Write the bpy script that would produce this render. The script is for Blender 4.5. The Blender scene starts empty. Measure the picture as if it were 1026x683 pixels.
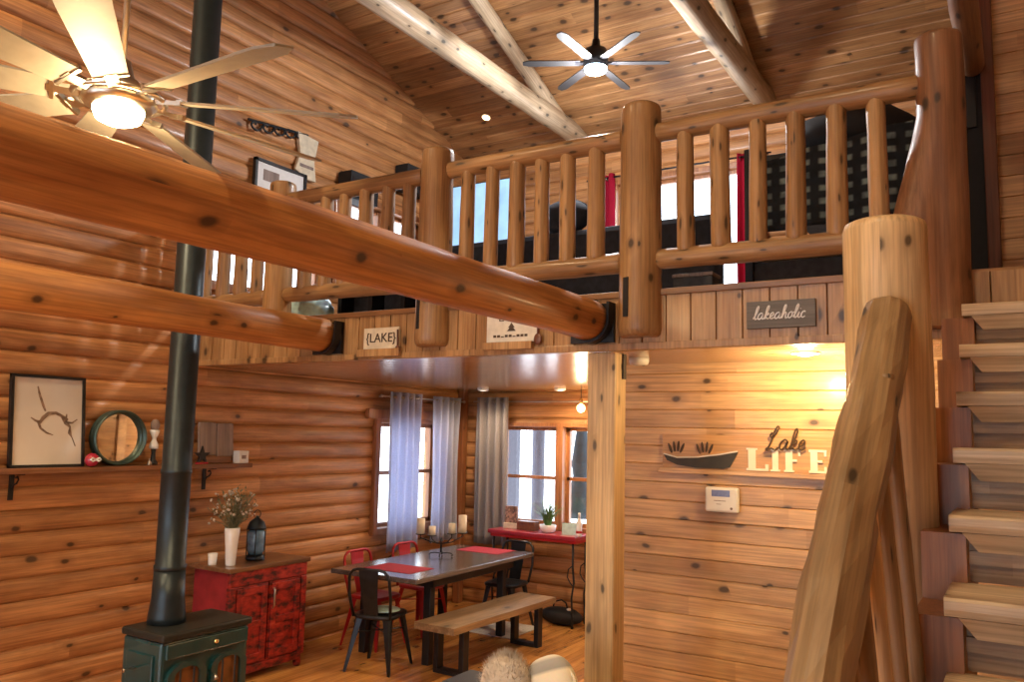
import bpy, bmesh, math, random
from mathutils import Vector, Matrix, noise, Quaternion
C = bpy.context.scene.collection
PI = math.pi
rnd = random.Random(7)

# ------------------------------------------------------------------ materials
def _nt(name):
    m = bpy.data.materials.new(name); m.use_nodes = True
    nt = m.node_tree; b = nt.nodes['Principled BSDF']
    return m, nt, b
def N(nt, t, **kw):
    n = nt.nodes.new(t)
    for k, v in kw.items():
        if k in n.inputs.keys(): n.inputs[k].default_value = v
        else: setattr(n, k, v)
    return n
def mixc(nt, fac, a, b, mode='MIX'):
    n = nt.nodes.new('ShaderNodeMix'); n.data_type = 'RGBA'; n.blend_type = mode
    for sock, v in ((n.inputs[0], fac), (n.inputs[6], a), (n.inputs[7], b)):
        if isinstance(v, bpy.types.NodeSocket): nt.links.new(v, sock)
        elif isinstance(v, (int, float)): sock.default_value = v
        else: sock.default_value = (*v, 1)
    return n.outputs[2]
def mth(nt, op, a, b=0.0):
    n = nt.nodes.new('ShaderNodeMath'); n.operation = op
    for sock, v in ((n.inputs[0], a), (n.inputs[1], b)):
        if isinstance(v, bpy.types.NodeSocket): nt.links.new(v, sock)
        else: sock.default_value = v
    return n.outputs[0]
def ramp(nt, fac, stops):
    n = nt.nodes.new('ShaderNodeValToRGB'); e = n.color_ramp.elements
    while len(e) < len(stops): e.new(.5)
    for i, (p, c) in enumerate(stops): e[i].position = p; e[i].color = (*c, 1)
    nt.links.new(fac, n.inputs[0]); return n.outputs[0]
def plain(name, col, rough=.5, metal=0, emit=None, est=1, var=0.08, nscale=20, bump=0.0, coat=0):
    m, nt, b = _nt(name)
    tc = N(nt, 'ShaderNodeTexCoord'); nz = N(nt, 'ShaderNodeTexNoise', Scale=nscale, Detail=4.0)
    nt.links.new(tc.outputs['Object'], nz.inputs['Vector'])
    lo = tuple(max(0, c*(1-var*2)) for c in col); hi = tuple(min(1, c*(1+var*2)) for c in col)
    nt.links.new(ramp(nt, nz.outputs['Fac'], [(.3, lo), (.7, hi)]), b.inputs['Base Color'])
    b.inputs['Roughness'].default_value = rough; b.inputs['Metallic'].default_value = metal
    if coat: b.inputs['Coat Weight'].default_value = coat
    if emit:
        b.inputs['Emission Color'].default_value = (*emit, 1); b.inputs['Emission Strength'].default_value = est
    if bump:
        bp = N(nt, 'ShaderNodeBump', Strength=bump, Distance=.01)
        nt.links.new(nz.outputs['Fac'], bp.inputs['Height']); nt.links.new(bp.outputs[0], b.inputs['Normal'])
    return m
def pine(name, light, dark, grain='Z', board=None, bw=.12, boff=0.0, rough=.4, coat=.25, knots=.55, var=.22, blen=2.6, kscale=1.0, spec=.5, streak=None, rnd_log=0):
    """stained timber: stretched grain along one axis, per-board tone, knots"""
    m, nt, b = _nt(name); L = nt.links
    tc = N(nt, 'ShaderNodeTexCoord'); sep = N(nt, 'ShaderNodeSeparateXYZ'); L.new(tc.outputs['Object'], sep.inputs[0])
    ax = {'X': 0, 'Y': 1, 'Z': 2}
    def scaled(sg, so):
        mp = N(nt, 'ShaderNodeMapping'); s = [so]*3; s[ax[grain]] = sg; mp.inputs['Scale'].default_value = s
        L.new(tc.outputs['Object'], mp.inputs[0]); return mp.outputs[0]
    v1 = scaled(.7, 7.0); seedv = None
    if board:
        bi = mth(nt, 'FLOOR', mth(nt, 'DIVIDE', mth(nt, 'SUBTRACT', sep.outputs[ax[board]], boff), bw))
        w1 = N(nt, 'ShaderNodeTexWhiteNoise', noise_dimensions='1D'); L.new(bi, w1.inputs['W'])
        seg = mth(nt, 'FLOOR', mth(nt, 'ADD', mth(nt, 'DIVIDE', sep.outputs[ax[grain]], blen), mth(nt, 'MULTIPLY', w1.outputs['Value'], 7.3)))
        w2 = N(nt, 'ShaderNodeTexWhiteNoise', noise_dimensions='2D')
        cb = N(nt, 'ShaderNodeCombineXYZ'); L.new(bi, cb.inputs[0]); L.new(seg, cb.inputs[1]); L.new(cb.outputs[0], w2.inputs['Vector'])
        seedv = w2.outputs['Value']
        va = N(nt, 'ShaderNodeVectorMath', operation='ADD'); sc = N(nt, 'ShaderNodeVectorMath', operation='SCALE'); 
        L.new(w2.outputs['Color'], sc.inputs[0]); sc.inputs['Scale'].default_value = 30
        L.new(v1, va.inputs[0]); L.new(sc.outputs[0], va.inputs[1]); v1 = va.outputs[0]
    n1 = N(nt, 'ShaderNodeTexNoise', Scale=1.0, Detail=6.0, Roughness=.65, Distortion=1.2); L.new(v1, n1.inputs['Vector'])
    n2 = N(nt, 'ShaderNodeTexNoise', Scale=1.0, Detail=3.0, Roughness=.6); L.new(scaled(2.0, 75.0), n2.inputs['Vector'])
    col = ramp(nt, n1.outputs['Fac'], [(.36, dark), (.62, light)])
    col = mixc(nt, .45, col, ramp(nt, n2.outputs['Fac'], [(.38, (.35, .35, .35)), (.6, (1, 1, 1))]), 'MULTIPLY')
    if seedv is not None:
        g = ramp(nt, seedv, [(0, (1-var, (1-var)*.97, (1-var)*.94)), (.5, (1, 1, 1)), (1, (1+var*.5, 1+var*.55, 1+var*.6))])
        col = mixc(nt, 1.0, col, g, 'MULTIPLY')
    n4 = N(nt, 'ShaderNodeTexNoise', Scale=1.0, Detail=3.0, Roughness=.6); L.new(scaled(1.6, 3.4), n4.inputs['Vector'])
    col = mixc(nt, .55, col, ramp(nt, n4.outputs['Fac'], [(.34, (.66, .58, .52)), (.55, (1, 1, 1)), (.68, (1.12, 1.14, 1.18))]), 'MULTIPLY')
    if streak:
        n3 = N(nt, 'ShaderNodeTexNoise', Scale=1.0, Detail=2.0); L.new(scaled(.35, 3.0), n3.inputs['Vector'])
        col = mixc(nt, ramp(nt, n3.outputs['Fac'], [(.5, (0, 0, 0)), (.68, (.7, .7, .7))]), col, streak)
    if knots:
        vo = N(nt, 'ShaderNodeTexVoronoi', Scale=1.0, Randomness=1.0); vv = scaled(4.4*kscale, 7.6*kscale)
        if board:
            va2 = N(nt, 'ShaderNodeVectorMath', operation='ADD'); sc2 = N(nt, 'ShaderNodeVectorMath', operation='SCALE'); cbk = N(nt, 'ShaderNodeCombineXYZ')
            L.new(w1.outputs['Value'], cbk.inputs[ax[grain]]); L.new(cbk.outputs[0], sc2.inputs[0]); sc2.inputs['Scale'].default_value = 9; L.new(vv, va2.inputs[0]); L.new(sc2.outputs[0], va2.inputs[1]); vv = va2.outputs[0]
        wn = N(nt, 'ShaderNodeTexNoise', Scale=9.0, Detail=2.0); L.new(tc.outputs['Object'], wn.inputs[0]); wa = N(nt, 'ShaderNodeVectorMath', operation='MULTIPLY_ADD'); L.new(wn.outputs['Color'], wa.inputs[0]); wa.inputs[1].default_value = (.16, .16, .16); L.new(vv, wa.inputs[2])
        if board:
            vo.voronoi_dimensions = '2D'; s2 = N(nt, 'ShaderNodeSeparateXYZ'); c2 = N(nt, 'ShaderNodeCombineXYZ'); L.new(wa.outputs[0], s2.inputs[0])
            L.new(s2.outputs[ax[grain]], c2.inputs[0]); L.new(s2.outputs[ax[board]], c2.inputs[1]); L.new(c2.outputs[0], vo.inputs['Vector'])
        else:
            if rnd_log:
                oi = N(nt, 'ShaderNodeObjectInfo'); vo.voronoi_dimensions = '2D'; c2 = N(nt, 'ShaderNodeCombineXYZ')
                an = mth(nt, 'MULTIPLY', mth(nt, 'ARCTAN2', sep.outputs[1], sep.outputs[0]), rnd_log)
                L.new(mth(nt, 'ADD', mth(nt, 'MULTIPLY', sep.outputs[2], 5.0), mth(nt, 'MULTIPLY', oi.outputs['Random'], 50.0)), c2.inputs[0]); L.new(an, c2.inputs[1])
                wb = N(nt, 'ShaderNodeVectorMath', operation='MULTIPLY_ADD'); L.new(wn.outputs['Color'], wb.inputs[0]); wb.inputs[1].default_value = (.2, .2, .2); L.new(c2.outputs[0], wb.inputs[2]); L.new(wb.outputs[0], vo.inputs['Vector'])
                tv = ramp(nt, oi.outputs['Random'], [(0, (.84, .80, .77)), (1, (1.1, 1.1, 1.1))]); col = mixc(nt, 1.0, col, tv, 'MULTIPLY')
            else: L.new(wa.outputs[0], vo.inputs['Vector'])
            knots = min(1.55, knots*(1.2 if rnd_log else 2.2))
        gate = N(nt, 'ShaderNodeSeparateColor'); L.new(vo.outputs['Color'], gate.inputs[0])
        gk = mth(nt, 'GREATER_THAN', gate.outputs[0], 1-knots*.62)
        sz = mth(nt, 'DIVIDE', vo.outputs['Distance'], mth(nt, 'ADD', mth(nt, 'MULTIPLY', gate.outputs[1], .9), .55))
        k1 = ramp(nt, sz, [(.075, (.92, .92, .92)), (.15, (0, 0, 0))])
        k2 = ramp(nt, sz, [(.10, (.6, .6, .6)), (.36, (0, 0, 0))])
        col = mixc(nt, mth(nt, 'MULTIPLY', k2, gk), col, tuple(c*.55 for c in dark))
        col = mixc(nt, mth(nt, 'MULTIPLY', k1, gk), col, tuple(c*.12 for c in dark))
    L.new(col, b.inputs['Base Color'])
    b.inputs['Roughness'].default_value = rough; b.inputs['Coat Weight'].default_value = coat; b.inputs['Coat Roughness'].default_value = .18
    b.inputs['Specular IOR Level'].default_value = spec
    bp = N(nt, 'ShaderNodeBump', Strength=.18, Distance=.006); L.new(n2.outputs['Fac'], bp.inputs['Height']); L.new(bp.outputs[0], b.inputs['Normal'])
    return m
def glassy(name, tint=(1, 1, 1), g=.07):
    m = bpy.data.materials.new(name); m.use_nodes = True; nt = m.node_tree; nt.nodes.clear()
    o = N(nt, 'ShaderNodeOutputMaterial'); t = N(nt, 'ShaderNodeBsdfTransparent'); gl = N(nt, 'ShaderNodeBsdfGlossy', Roughness=.02)
    t.inputs[0].default_value = (*tint, 1); mx = N(nt, 'ShaderNodeMixShader'); mx.inputs[0].default_value = g
    nt.links.new(t.outputs[0], mx.inputs[1]); nt.links.new(gl.outputs[0], mx.inputs[2]); nt.links.new(mx.outputs[0], o.inputs[0]); return m
def cloth(name, col, transl=.45, stripe=None):
    m = bpy.data.materials.new(name); m.use_nodes = True; nt = m.node_tree; nt.nodes.clear()
    o = N(nt, 'ShaderNodeOutputMaterial'); d = N(nt, 'ShaderNodeBsdfDiffuse'); t = N(nt, 'ShaderNodeBsdfTranslucent')
    tc = N(nt, 'ShaderNodeTexCoord'); nz = N(nt, 'ShaderNodeTexNoise', Scale=90.0, Detail=3.0); nt.links.new(tc.outputs['Object'], nz.inputs[0])
    c = ramp(nt, nz.outputs['Fac'], [(.3, tuple(x*.85 for x in col)), (.7, col)])
    nt.links.new(c, d.inputs[0]); nt.links.new(c, t.inputs[0])
    mx = N(nt, 'ShaderNodeMixShader'); mx.inputs[0].default_value = transl
    nt.links.new(d.outputs[0], mx.inputs[1]); nt.links.new(t.outputs[0], mx.inputs[2]); nt.links.new(mx.outputs[0], o.inputs[0]); return m
def plaid_mat():
    m, nt, b = _nt('plaid'); L = nt.links
    tc = N(nt, 'ShaderNodeTexCoord'); sp = N(nt, 'ShaderNodeSeparateXYZ'); L.new(tc.outputs['Object'], sp.inputs[0])
    def band(sock, f, w):
        fr = mth(nt, 'FRACT', mth(nt, 'ADD', mth(nt, 'MULTIPLY', sock, f), 20.0)); return ramp(nt, fr, [(w, (0, 0, 0)), (w+.12, (1, 1, 1)), (.85, (1, 1, 1)), (.97, (0, 0, 0))])
    bz, bx = band(sp.outputs[2], 13, .42), band(sp.outputs[0], 9, .30)
    c = mixc(nt, mth(nt, 'MULTIPLY', bz, bx), (.008, .012, .02), (.17, .22, .22))
    nz = N(nt, 'ShaderNodeTexNoise', Scale=16.0, Detail=3.0); L.new(tc.outputs['Object'], nz.inputs[0])
    c = mixc(nt, .75, c, ramp(nt, nz.outputs['Fac'], [(.38, (.25, .25, .3)), (.62, (1, 1, 1))]), 'MULTIPLY')
    L.new(c, b.inputs['Base Color']); b.inputs['Roughness'].default_value = .95; return m
def distressed():
    m, nt, b = _nt('distressed_red'); L = nt.links
    tc = N(nt, 'ShaderNodeTexCoord'); mp = N(nt, 'ShaderNodeMapping'); mp.inputs['Scale'].default_value = (10, 10, 22); L.new(tc.outputs['Object'], mp.inputs[0])
    nz = N(nt, 'ShaderNodeTexNoise', Scale=1.0, Detail=6.0, Roughness=.65); L.new(mp.outputs[0], nz.inputs[0])
    c = ramp(nt, nz.outputs['Fac'], [(.38, (.03, .006, .005)), (.49, (.22, .013, .01)), (.62, (.38, .024, .015)), (.75, (.46, .075, .04))])
    L.new(c, b.inputs['Base Color']); b.inputs['Roughness'].default_value = .5; return m

M = {}
M['logwall'] = pine('log_wall_y', (.66, .325, .125), (.41, .172, .058), 'Y', 'Z', .15, .016, rough=.55, coat=.12, knots=.14, var=.22, blen=2.2, kscale=1.0)
M['logwallx'] = pine('log_wall_x', (.66, .325, .125), (.41, .172, .058), 'X', 'Z', .15, .016, rough=.55, coat=.12, knots=.14, var=.22, blen=2.2, kscale=1.0)
M['hallwall'] = pine('hall_planks', (.72, .45, .215), (.55, .315, .14), 'X', 'Z', .118, .0, rough=.42, knots=.5, var=.22, blen=1.5)
M['planky'] = pine('side_planks', (.58, .32, .13), (.42, .20, .07), 'Y', 'Z', .118, .0, rough=.42, knots=.5, var=.2, blen=1.8)
M['ceil'] = pine('ceiling_planks', (.50, .265, .11), (.33, .15, .055), 'X', 'Y', .124, .0, rough=.5, coat=.1, knots=.8, var=.3, blen=2.4, kscale=.9)
M['soffit'] = pine('loft_soffit', (.56, .33, .16), (.42, .22, .09), 'X', 'Y', .118, .0, rough=.2, coat=.6, knots=.3, var=.15)
M['fascia'] = pine('fascia_boards', (.52, .31, .135), (.38, .195, .072), 'Z', 'X', .135, .0, rough=.4, knots=.5, var=.22, blen=9)
M['fascia_dark'] = pine('loft_edge', (.30, .145, .055), (.2, .09, .03), 'X', None, knots=.2)
M['log'] = pine('peeled_log', (.50, .30, .13), (.34, .18, .07), 'Z', None, rough=.48, knots=.5, coat=.15, kscale=1.3, rnd_log=1)
M['logbeam'] = pine('stained_log_beam', (.58, .265, .075), (.38, .145, .034), 'Z', None, rough=.62, knots=.22, coat=.05, kscale=.8, rnd_log=0.9)
M['logpale'] = pine('pale_log', (.62, .49, .34), (.44, .33, .21), 'Z', None, rough=.5, knots=.5, coat=.1, rnd_log=1)
M['newel'] = pine('newel_log', (.76, .55, .30), (.57, .385, .19), 'Z', None, rough=.5, knots=.4, coat=.12, kscale=.9, streak=(.66, .50, .27), rnd_log=1.1)
M['handrail'] = pine('handrail_log', (.37, .24, .115), (.25, .15, .066), 'Z', None, rough=.5, knots=.35, coat=.12, kscale=.9, streak=(.46, .29, .12), rnd_log=1)
M['redlog'] = pine('reddish_log', (.37, .18, .085), (.23, .10, .042), 'Z', None, rough=.5, knots=.35, coat=.1, kscale=.9, rnd_log=1)
M['tread'] = pine('tread_wood', (.66, .52, .36), (.50, .37, .235), 'X', None, rough=.45, knots=.3, coat=.2)
M['riser'] = pine('riser_wood', (.42, .30, .19), (.29, .195, .115), 'X', 'Z', .098, .0, rough=.5, knots=.3, coat=.1)
M['stringer'] = pine('stringer_wood', (.36, .155, .058), (.25, .098, .034), 'Z', None, rough=.45, knots=.2, coat=.2)
M['trim'] = pine('window_trim', (.46, .19, .07), (.31, .115, .038), 'Z', None, rough=.4, knots=.15)
M['darktrim'] = pine('door_trim', (.17, .055, .026), (.10, .03, .015), 'Z', None, rough=.4, knots=0)
M['floor'] = pine('floor_planks', (.74, .35, .10), (.54, .235, .062), 'Y', 'X', .14, .0, rough=.22, coat=.5, knots=.3, var=.25, blen=1.4)
M['shelf'] = pine('shelf_wood', (.26, .105, .042), (.16, .06, .024), 'Y', None, rough=.45, knots=.1)
M['bench'] = pine('bench_top', (.34, .22, .12), (.2, .12, .06), 'Y', 'X', .15, .0, rough=.4, knots=.3, coat=.2)
M['table'] = pine('table_top', (.15, .13, .125), (.08, .07, .068), 'Y', 'X', .19, .0, rough=.22, coat=.7, knots=.1)
M['red'] = distressed()
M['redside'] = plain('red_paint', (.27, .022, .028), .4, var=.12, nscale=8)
M['redmetal'] = plain('red_metal', (.42, .016, .02), .3, .2, var=.05)
M['redtop'] = plain('red_top', (.36, .025, .045), .28, var=.05, coat=.4)
M['cabtop'] = pine('cabinet_top', (.24, .12, .06), (.15, .07, .035), 'Y', None, rough=.3, knots=.1, coat=.4)
M['black'] = plain('black_metal', (.012, .012, .015), .4, .3, var=.05)
M['blackmatte'] = plain('black_matte', (.010, .010, .013), .75, var=.1)
M['pipe'] = plain('stove_pipe', (.028, .040, .048), .38, .55, var=.06)
M['gun'] = plain('gunmetal', (.028, .031, .038), .33, .7, var=.1)
M['stove'] = plain('green_enamel', (.006, .048, .055), .22, 0, var=.1, nscale=6, coat=.6)
M['stoveblack'] = plain('stove_iron', (.02, .022, .02), .45, .2)
M['brass'] = plain('brass', (.8, .6, .28), .25, 1)
M['reflectglass'] = plain('stove_glass', (.16, .06, .022), .12, 0, var=.3, nscale=5, coat=.8)  # orange tint paints warm reflections into the stove door glass
M['nickel'] = plain('brushed_nickel', (.55, .5, .42), .28, 1, var=.05)
M['blade'] = plain('fan_blade', (.30, .265, .20), .5, .1, var=.04)
M['bladedark'] = plain('dark_blade', (.014, .013, .014), .55, 0, var=.05)
M['lampglass'] = plain('lamp_glass', (.9, .85, .7), .4, emit=(1, .80, .42), est=14)
M['ledglass'] = plain('led_glass', (.9, .95, 1), .4, emit=(.62, .82, 1), est=9)
M['downlight'] = plain('downlight_lens', (.9, .85, .7), .4, emit=(1, .72, .38), est=18)
M['bulb'] = plain('bulb_glass', (.9, .85, .7), .4, emit=(1, .66, .28), est=12)
M['bulbsoft'] = plain('puck_lens', (.9, .85, .75), .4, emit=(1, .85, .65), est=2.2)
M['white'] = plain('white_plastic', (.72, .71, .68), .4, var=.02)
M['porcelain'] = plain('white_ceramic', (.80, .80, .80), .2, var=.02, coat=.5)
M['cream'] = plain('cream_paint', (.62, .54, .40), .6, var=.08)
M['canvas'] = plain('print_paper', (.62, .57, .50), .25, var=.03, nscale=3, coat=.4)
M['ink'] = plain('antler_ink', (.20, .13, .09), .7, var=.3, nscale=30)
M['darkink'] = plain('dark_letters', (.06, .035, .02), .7)
M['whiteletter'] = plain('white_letters', (.78, .72, .58), .5, var=.03)
M['signgrey'] = pine('grey_sign_board', (.20, .185, .17), (.13, .12, .11), 'X', None, rough=.6, knots=0, coat=0)
M['signwhite'] = plain('white_sign_board', (.66, .62, .54), .6, var=.06)
M['signwood'] = pine('sign_backing', (.62, .36, .15), (.5, .26, .09), 'X', 'Z', .07, .02, rough=.5, knots=.1, var=.1)
M['canoe'] = plain('canoe_paint', (.035, .033, .03), .6)
M['screen'] = plain('lcd', (.16, .20, .42), .2, var=.06, nscale=60)
M['glass'] = glassy('window_glass')
M['tv'] = plain('tv_screen', (.2, .3, .4), .3, emit=(.34, .62, .90), est=.9, var=.3, nscale=3)  # emission stands in for pale sky glare on the screen
M['mirror'] = plain('mirror_glass', (.9, .88, .82), .03, 1, var=0)
M['teal'] = plain('teal_metal', (.06, .10, .09), .35, .5, var=.15, nscale=6)
M['curtain'] = cloth('curtain_cloth', (.70, .74, .90), .66)
M['curtaingrey'] = cloth('curtain_grey', (.33, .30, .31), .25)
M['redcurtain'] = cloth('red_curtain', (.45, .02, .05), .4)
M['bluecloth'] = cloth('pale_blue_cloth', (.55, .70, .82), .6)
M['plaid'] = plaid_mat()
M['navy'] = plain('dark_upholstery', (.012, .014, .024), .9, var=.2, bump=.2)
M['darkgrey'] = plain('dark_grey_fabric', (.05, .048, .05), .9, var=.15, bump=.2)
M['pillowgrey'] = plain('faux_fur', (.50, .44, .37), .95, var=.15, nscale=14)
M['pillowcream'] = None
M['mat'] = plain('red_placemat', (.36, .012, .03), .8, var=.12, nscale=60)
M['iron'] = plain('wrought_iron', (.03, .032, .035), .45, .6)
M['wax'] = plain('candle_wax', (.75, .66, .5), .5, var=.04)
M['leaf'] = plain('leaf_green', (.10, .22, .05), .6, var=.25, nscale=9)
M['dryleaf'] = plain('dried_leaf', (.15, .16, .09), .8, var=.3)
M['flower'] = plain('dried_flower', (.52, .46, .40), .85, var=.2)
M['bluelantern'] = plain('lantern_metal', (.02, .03, .045), .35, .7)
M['blueglass'] = plain('lantern_glass', (.10, .22, .38), .12, 0, var=.3, nscale=12, coat=.8)
M['redball'] = plain('red_ornament', (.40, .02, .05), .2, .1, coat=.6)
M['greywood'] = pine('grey_driftwood', (.30, .22, .19), (.2, .145, .125), 'Z', 'Y', .06, .0, rough=.6, knots=0, coat=0)
M['tealbook'] = plain('bluegreen_card', (.42, .58, .56), .5)
M['photo'] = plain('photo_print', (.22, .12, .08), .4, var=.7, nscale=40)
M['porch'] = plain('porch_paint', (.085, .085, .11), .7, var=.05)
M['umbrella'] = plain('blue_grey_canvas', (.03, .05, .065), .8, var=.15, nscale=8)
M['bag'] = plain('blue_bag', (.40, .62, .85), .3, var=.35, nscale=9, coat=.3)
M['rug'] = plain('pale_rug', (.50, .47, .45), .95, var=.12, nscale=60, bump=.3)
def stripe_pillow():
    m, nt, b = _nt('striped_cushion'); L = nt.links
    tc = N(nt, 'ShaderNodeTexCoord'); sp = N(nt, 'ShaderNodeSeparateXYZ'); L.new(tc.outputs['Object'], sp.inputs[0])
    f = mth(nt, 'FRACT', mth(nt, 'MULTIPLY', mth(nt, 'ADD', sp.outputs[2], .545), 5.2))
    nz = N(nt, 'ShaderNodeTexNoise', Scale=60.0); L.new(tc.outputs['Object'], nz.inputs[0])
    c = ramp(nt, f, [(.0, (.72, .66, .52)), (.42, (.72, .66, .52)), (.5, (.30, .29, .27)), (.72, (.36, .35, .33)), (.8, (.74, .70, .62))])
    L.new(mixc(nt, .15, c, nz.outputs['Color'], 'MULTIPLY'), b.inputs['Base Color']); b.inputs['Roughness'].default_value = .95; return m
M['pillowcream'] = stripe_pillow()

# ------------------------------------------------------------------ object helpers
def obj(name, bm, mat, parent=None, smooth=False, loc=None):
    me = bpy.data.meshes.new(name); bmesh.ops.recalc_face_normals(bm, faces=bm.faces[:]) if len(bm.faces) else None
    if smooth:
        for f in bm.faces: f.smooth = True
    bm.to_mesh(me); bm.free()
    me.materials.append(M[mat] if isinstance(mat, str) else mat)
    o = bpy.data.objects.new(name, me); C.objects.link(o)
    if parent is not None: o.parent = parent
    if loc is not None: o.location = loc
    return o
def shift(bm, v): bmesh.ops.translate(bm, verts=bm.verts[:], vec=v)
def tag(o, label, cat, group=None):
    o['label'] = label; o['category'] = cat
    if group: o['group'] = group
    return o
def thing(name, label, cat, loc=(0, 0, 0), rz=0, group=None):
    o = bpy.data.objects.new(name, None); C.objects.link(o); o.empty_display_size = .1
    o.location = loc; o.rotation_euler = (0, 0, rz); return tag(o, label, cat, group)
def struct_root(name, loc, label=None):
    o = bpy.data.objects.new(name, None); C.objects.link(o); o.location = loc; o['kind'] = 'structure'; return o
def struct(name, bm, mat, smooth=False, parent=None):
    o = obj(name, bm, mat, parent, smooth)
    if parent is None: o['kind'] = 'structure'
    return o
def dup(root, loc, rz=None, label=None, group=None):
    r = root.copy(); C.objects.link(r); r.location = loc
    if rz is not None: r.rotation_euler = (0, 0, rz)
    if label: r['label'] = label
    if group: r['group'] = group
    for ch in list(root.children):
        c = ch.copy(); C.objects.link(c); c.parent = r
        for g in ch.children:
            d = g.copy(); C.objects.link(d); d.parent = c
    return r
def box(bm, x0, x1, y0, y1, z0, z1, bevel=0.0, rot=None, piv=None):
    r = bmesh.ops.create_cube(bm, size=1); vs = r['verts']
    for v in vs: v.co = Vector(((x0+x1)/2+v.co.x*(x1-x0), (y0+y1)/2+v.co.y*(y1-y0), (z0+z1)/2+v.co.z*(z1-z0)))
    if bevel:
        es = list({e for v in vs for e in v.link_edges})
        r2 = bmesh.ops.bevel(bm, geom=es, offset=bevel, segments=2, affect='EDGES', profile=.5); vs = list({v for f in r2['faces'] for v in f.verts} | {v for v in vs if v.is_valid})
    if rot is not None: bmesh.ops.rotate(bm, verts=vs, cent=piv or ((x0+x1)/2, (y0+y1)/2, (z0+z1)/2), matrix=rot)
    return vs
def B(*a, **k):
    bm = bmesh.new(); box(bm, *a, **k); return bm
def frame_for(d):
    d = d.normalized(); up = Vector((0, 0, 1)) if abs(d.z) < .95 else Vector((1, 0, 0))
    a = d.cross(up).normalized(); return a, a.cross(d)
def tube(bm, pts, r, n=8, caps=True):
    pts = [Vector(p) for p in pts]; rs = r if isinstance(r, (list, tuple)) else [r]*len(pts); rings = []
    a0 = None
    for i, p in enumerate(pts):
        d = (pts[min(i+1, len(pts)-1)]-pts[max(i-1, 0)])
        if d.length < 1e-9: d = Vector((0, 0, 1))
        a, b = frame_for(d)
        if a0 is not None:
            dn = d.normalized(); a = (a0-dn*a0.dot(dn)); a = a.normalized() if a.length > 1e-6 else frame_for(d)[0]; b = a.cross(dn)
        a0 = a
        rings.append([bm.verts.new(p+(a*math.cos(2*PI*k/n)+b*math.sin(2*PI*k/n))*rs[i]) for k in range(n)])
    for i in range(len(rings)-1):
        for k in range(n):
            bm.faces.new((rings[i][k], rings[i][(k+1) % n], rings[i+1][(k+1) % n], rings[i+1][k]))
    if caps:
        bm.faces.new(rings[0][::-1]); bm.faces.new(rings[-1])
def T(pts, r, n=8):
    bm = bmesh.new(); tube(bm, pts, r, n); return bm
def lathe(bm, prof, n=24, cx=0, cy=0, close=False):
    rings = []
    for (r, z) in prof:
        rings.append([bm.verts.new((cx+max(r, 1e-4)*math.cos(2*PI*k/n), cy+max(r, 1e-4)*math.sin(2*PI*k/n), z)) for k in range(n)])
    for i in range(len(rings)-1):
        for k in range(n): bm.faces.new((rings[i][k], rings[i][(k+1) % n], rings[i+1][(k+1) % n], rings[i+1][k]))
    bm.faces.new(rings[0][::-1]); bm.faces.new(rings[-1])
def LT(prof, n=24, cx=0, cy=0):
    bm = bmesh.new(); lathe(bm, prof, n, cx, cy); return bm
def prism(bm, poly, axis, a0, a1):
    """extrude a 2-D polygon along an axis; poly is (u,v) in the two other axes in order"""
    def P(u, v, a): return {'X': (a, u, v), 'Y': (u, a, v), 'Z': (u, v, a)}[axis]
    A = [bm.verts.new(P(u, v, a0)) for u, v in poly]; Bv = [bm.verts.new(P(u, v, a1)) for u, v in poly]; n = len(poly)
    bm.faces.new(A[::-1]); bm.faces.new(Bv)
    for i in range(n): bm.faces.new((A[i], A[(i+1) % n], Bv[(i+1) % n], Bv[i]))
def PR(poly, axis, a0, a1):
    bm = bmesh.new(); prism(bm, poly, axis, a0, a1); return bm
def log_bm(length, r0, r1, seed=0, n=20, seg=None, rough=.05, round0=.25, round1=.25, bend=0.0, flare=None):
    bm = bmesh.new(); seg = seg or max(8, int(length/.09)); rings = []
    hs = [0]; 
    e0, e1 = r0*round0, r1*round1
    ts = [0, e0*.3/length, e0/length]+[e0/length+(1-(e0+e1)/length)*i/seg for i in range(1, seg)]+[1-e1/length, 1-e1*.3/length, 1]
    for t in ts:
        z = t*length; r = r0+(r1-r0)*t
        if round0 and z < e0: r *= .80+.20*math.sqrt(max(0, 1-(1-z/e0)**2))
        if round1 and length-z < e1: r *= .80+.20*math.sqrt(max(0, 1-(1-(length-z)/e1)**2))
        ring = []
        bx = bend*math.sin(t*PI)+.25*r*rough*4*noise.noise((z*.9, seed*3.1, 0)); by = .25*r*rough*4*noise.noise((z*.9, seed*5.3, 4))
        for k in range(n):
            a = 2*PI*k/n; rr = r*(1+rough*noise.noise((math.cos(a)*1.6+seed*7, math.sin(a)*1.6, z*1.6/max(r*6, .3)))+rough*.5*noise.noise((math.cos(a)*3+seed, math.sin(a)*3+9, z*7)))
            if flare: rr *= flare(t, a)
            ring.append(bm.verts.new((bx+rr*math.cos(a), by+rr*math.sin(a), z)))
        rings.append(ring)
    for i in range(len(rings)-1):
        for k in range(n): bm.faces.new((rings[i][k], rings[i][(k+1) % n], rings[i+1][(k+1) % n], rings[i+1][k]))
    bm.faces.new(rings[0][::-1]); bm.faces.new(rings[-1])
    return bm
def smooth_sides(o):
    for p in o.data.polygons: p.use_smooth = len(p.vertices) == 4
def log(name, p0, p1, r0, r1, mat, parent=None, **kw):
    p0, p1 = Vector(p0), Vector(p1); d = p1-p0
    o = obj(name, log_bm(d.length, r0, r1, **kw), mat, parent, True); smooth_sides(o)
    o.rotation_mode = 'QUATERNION'; o.rotation_quaternion = d.to_track_quat('Z', 'Y')
    o.location = p0-(parent.location if parent else Vector())
    return o
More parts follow.
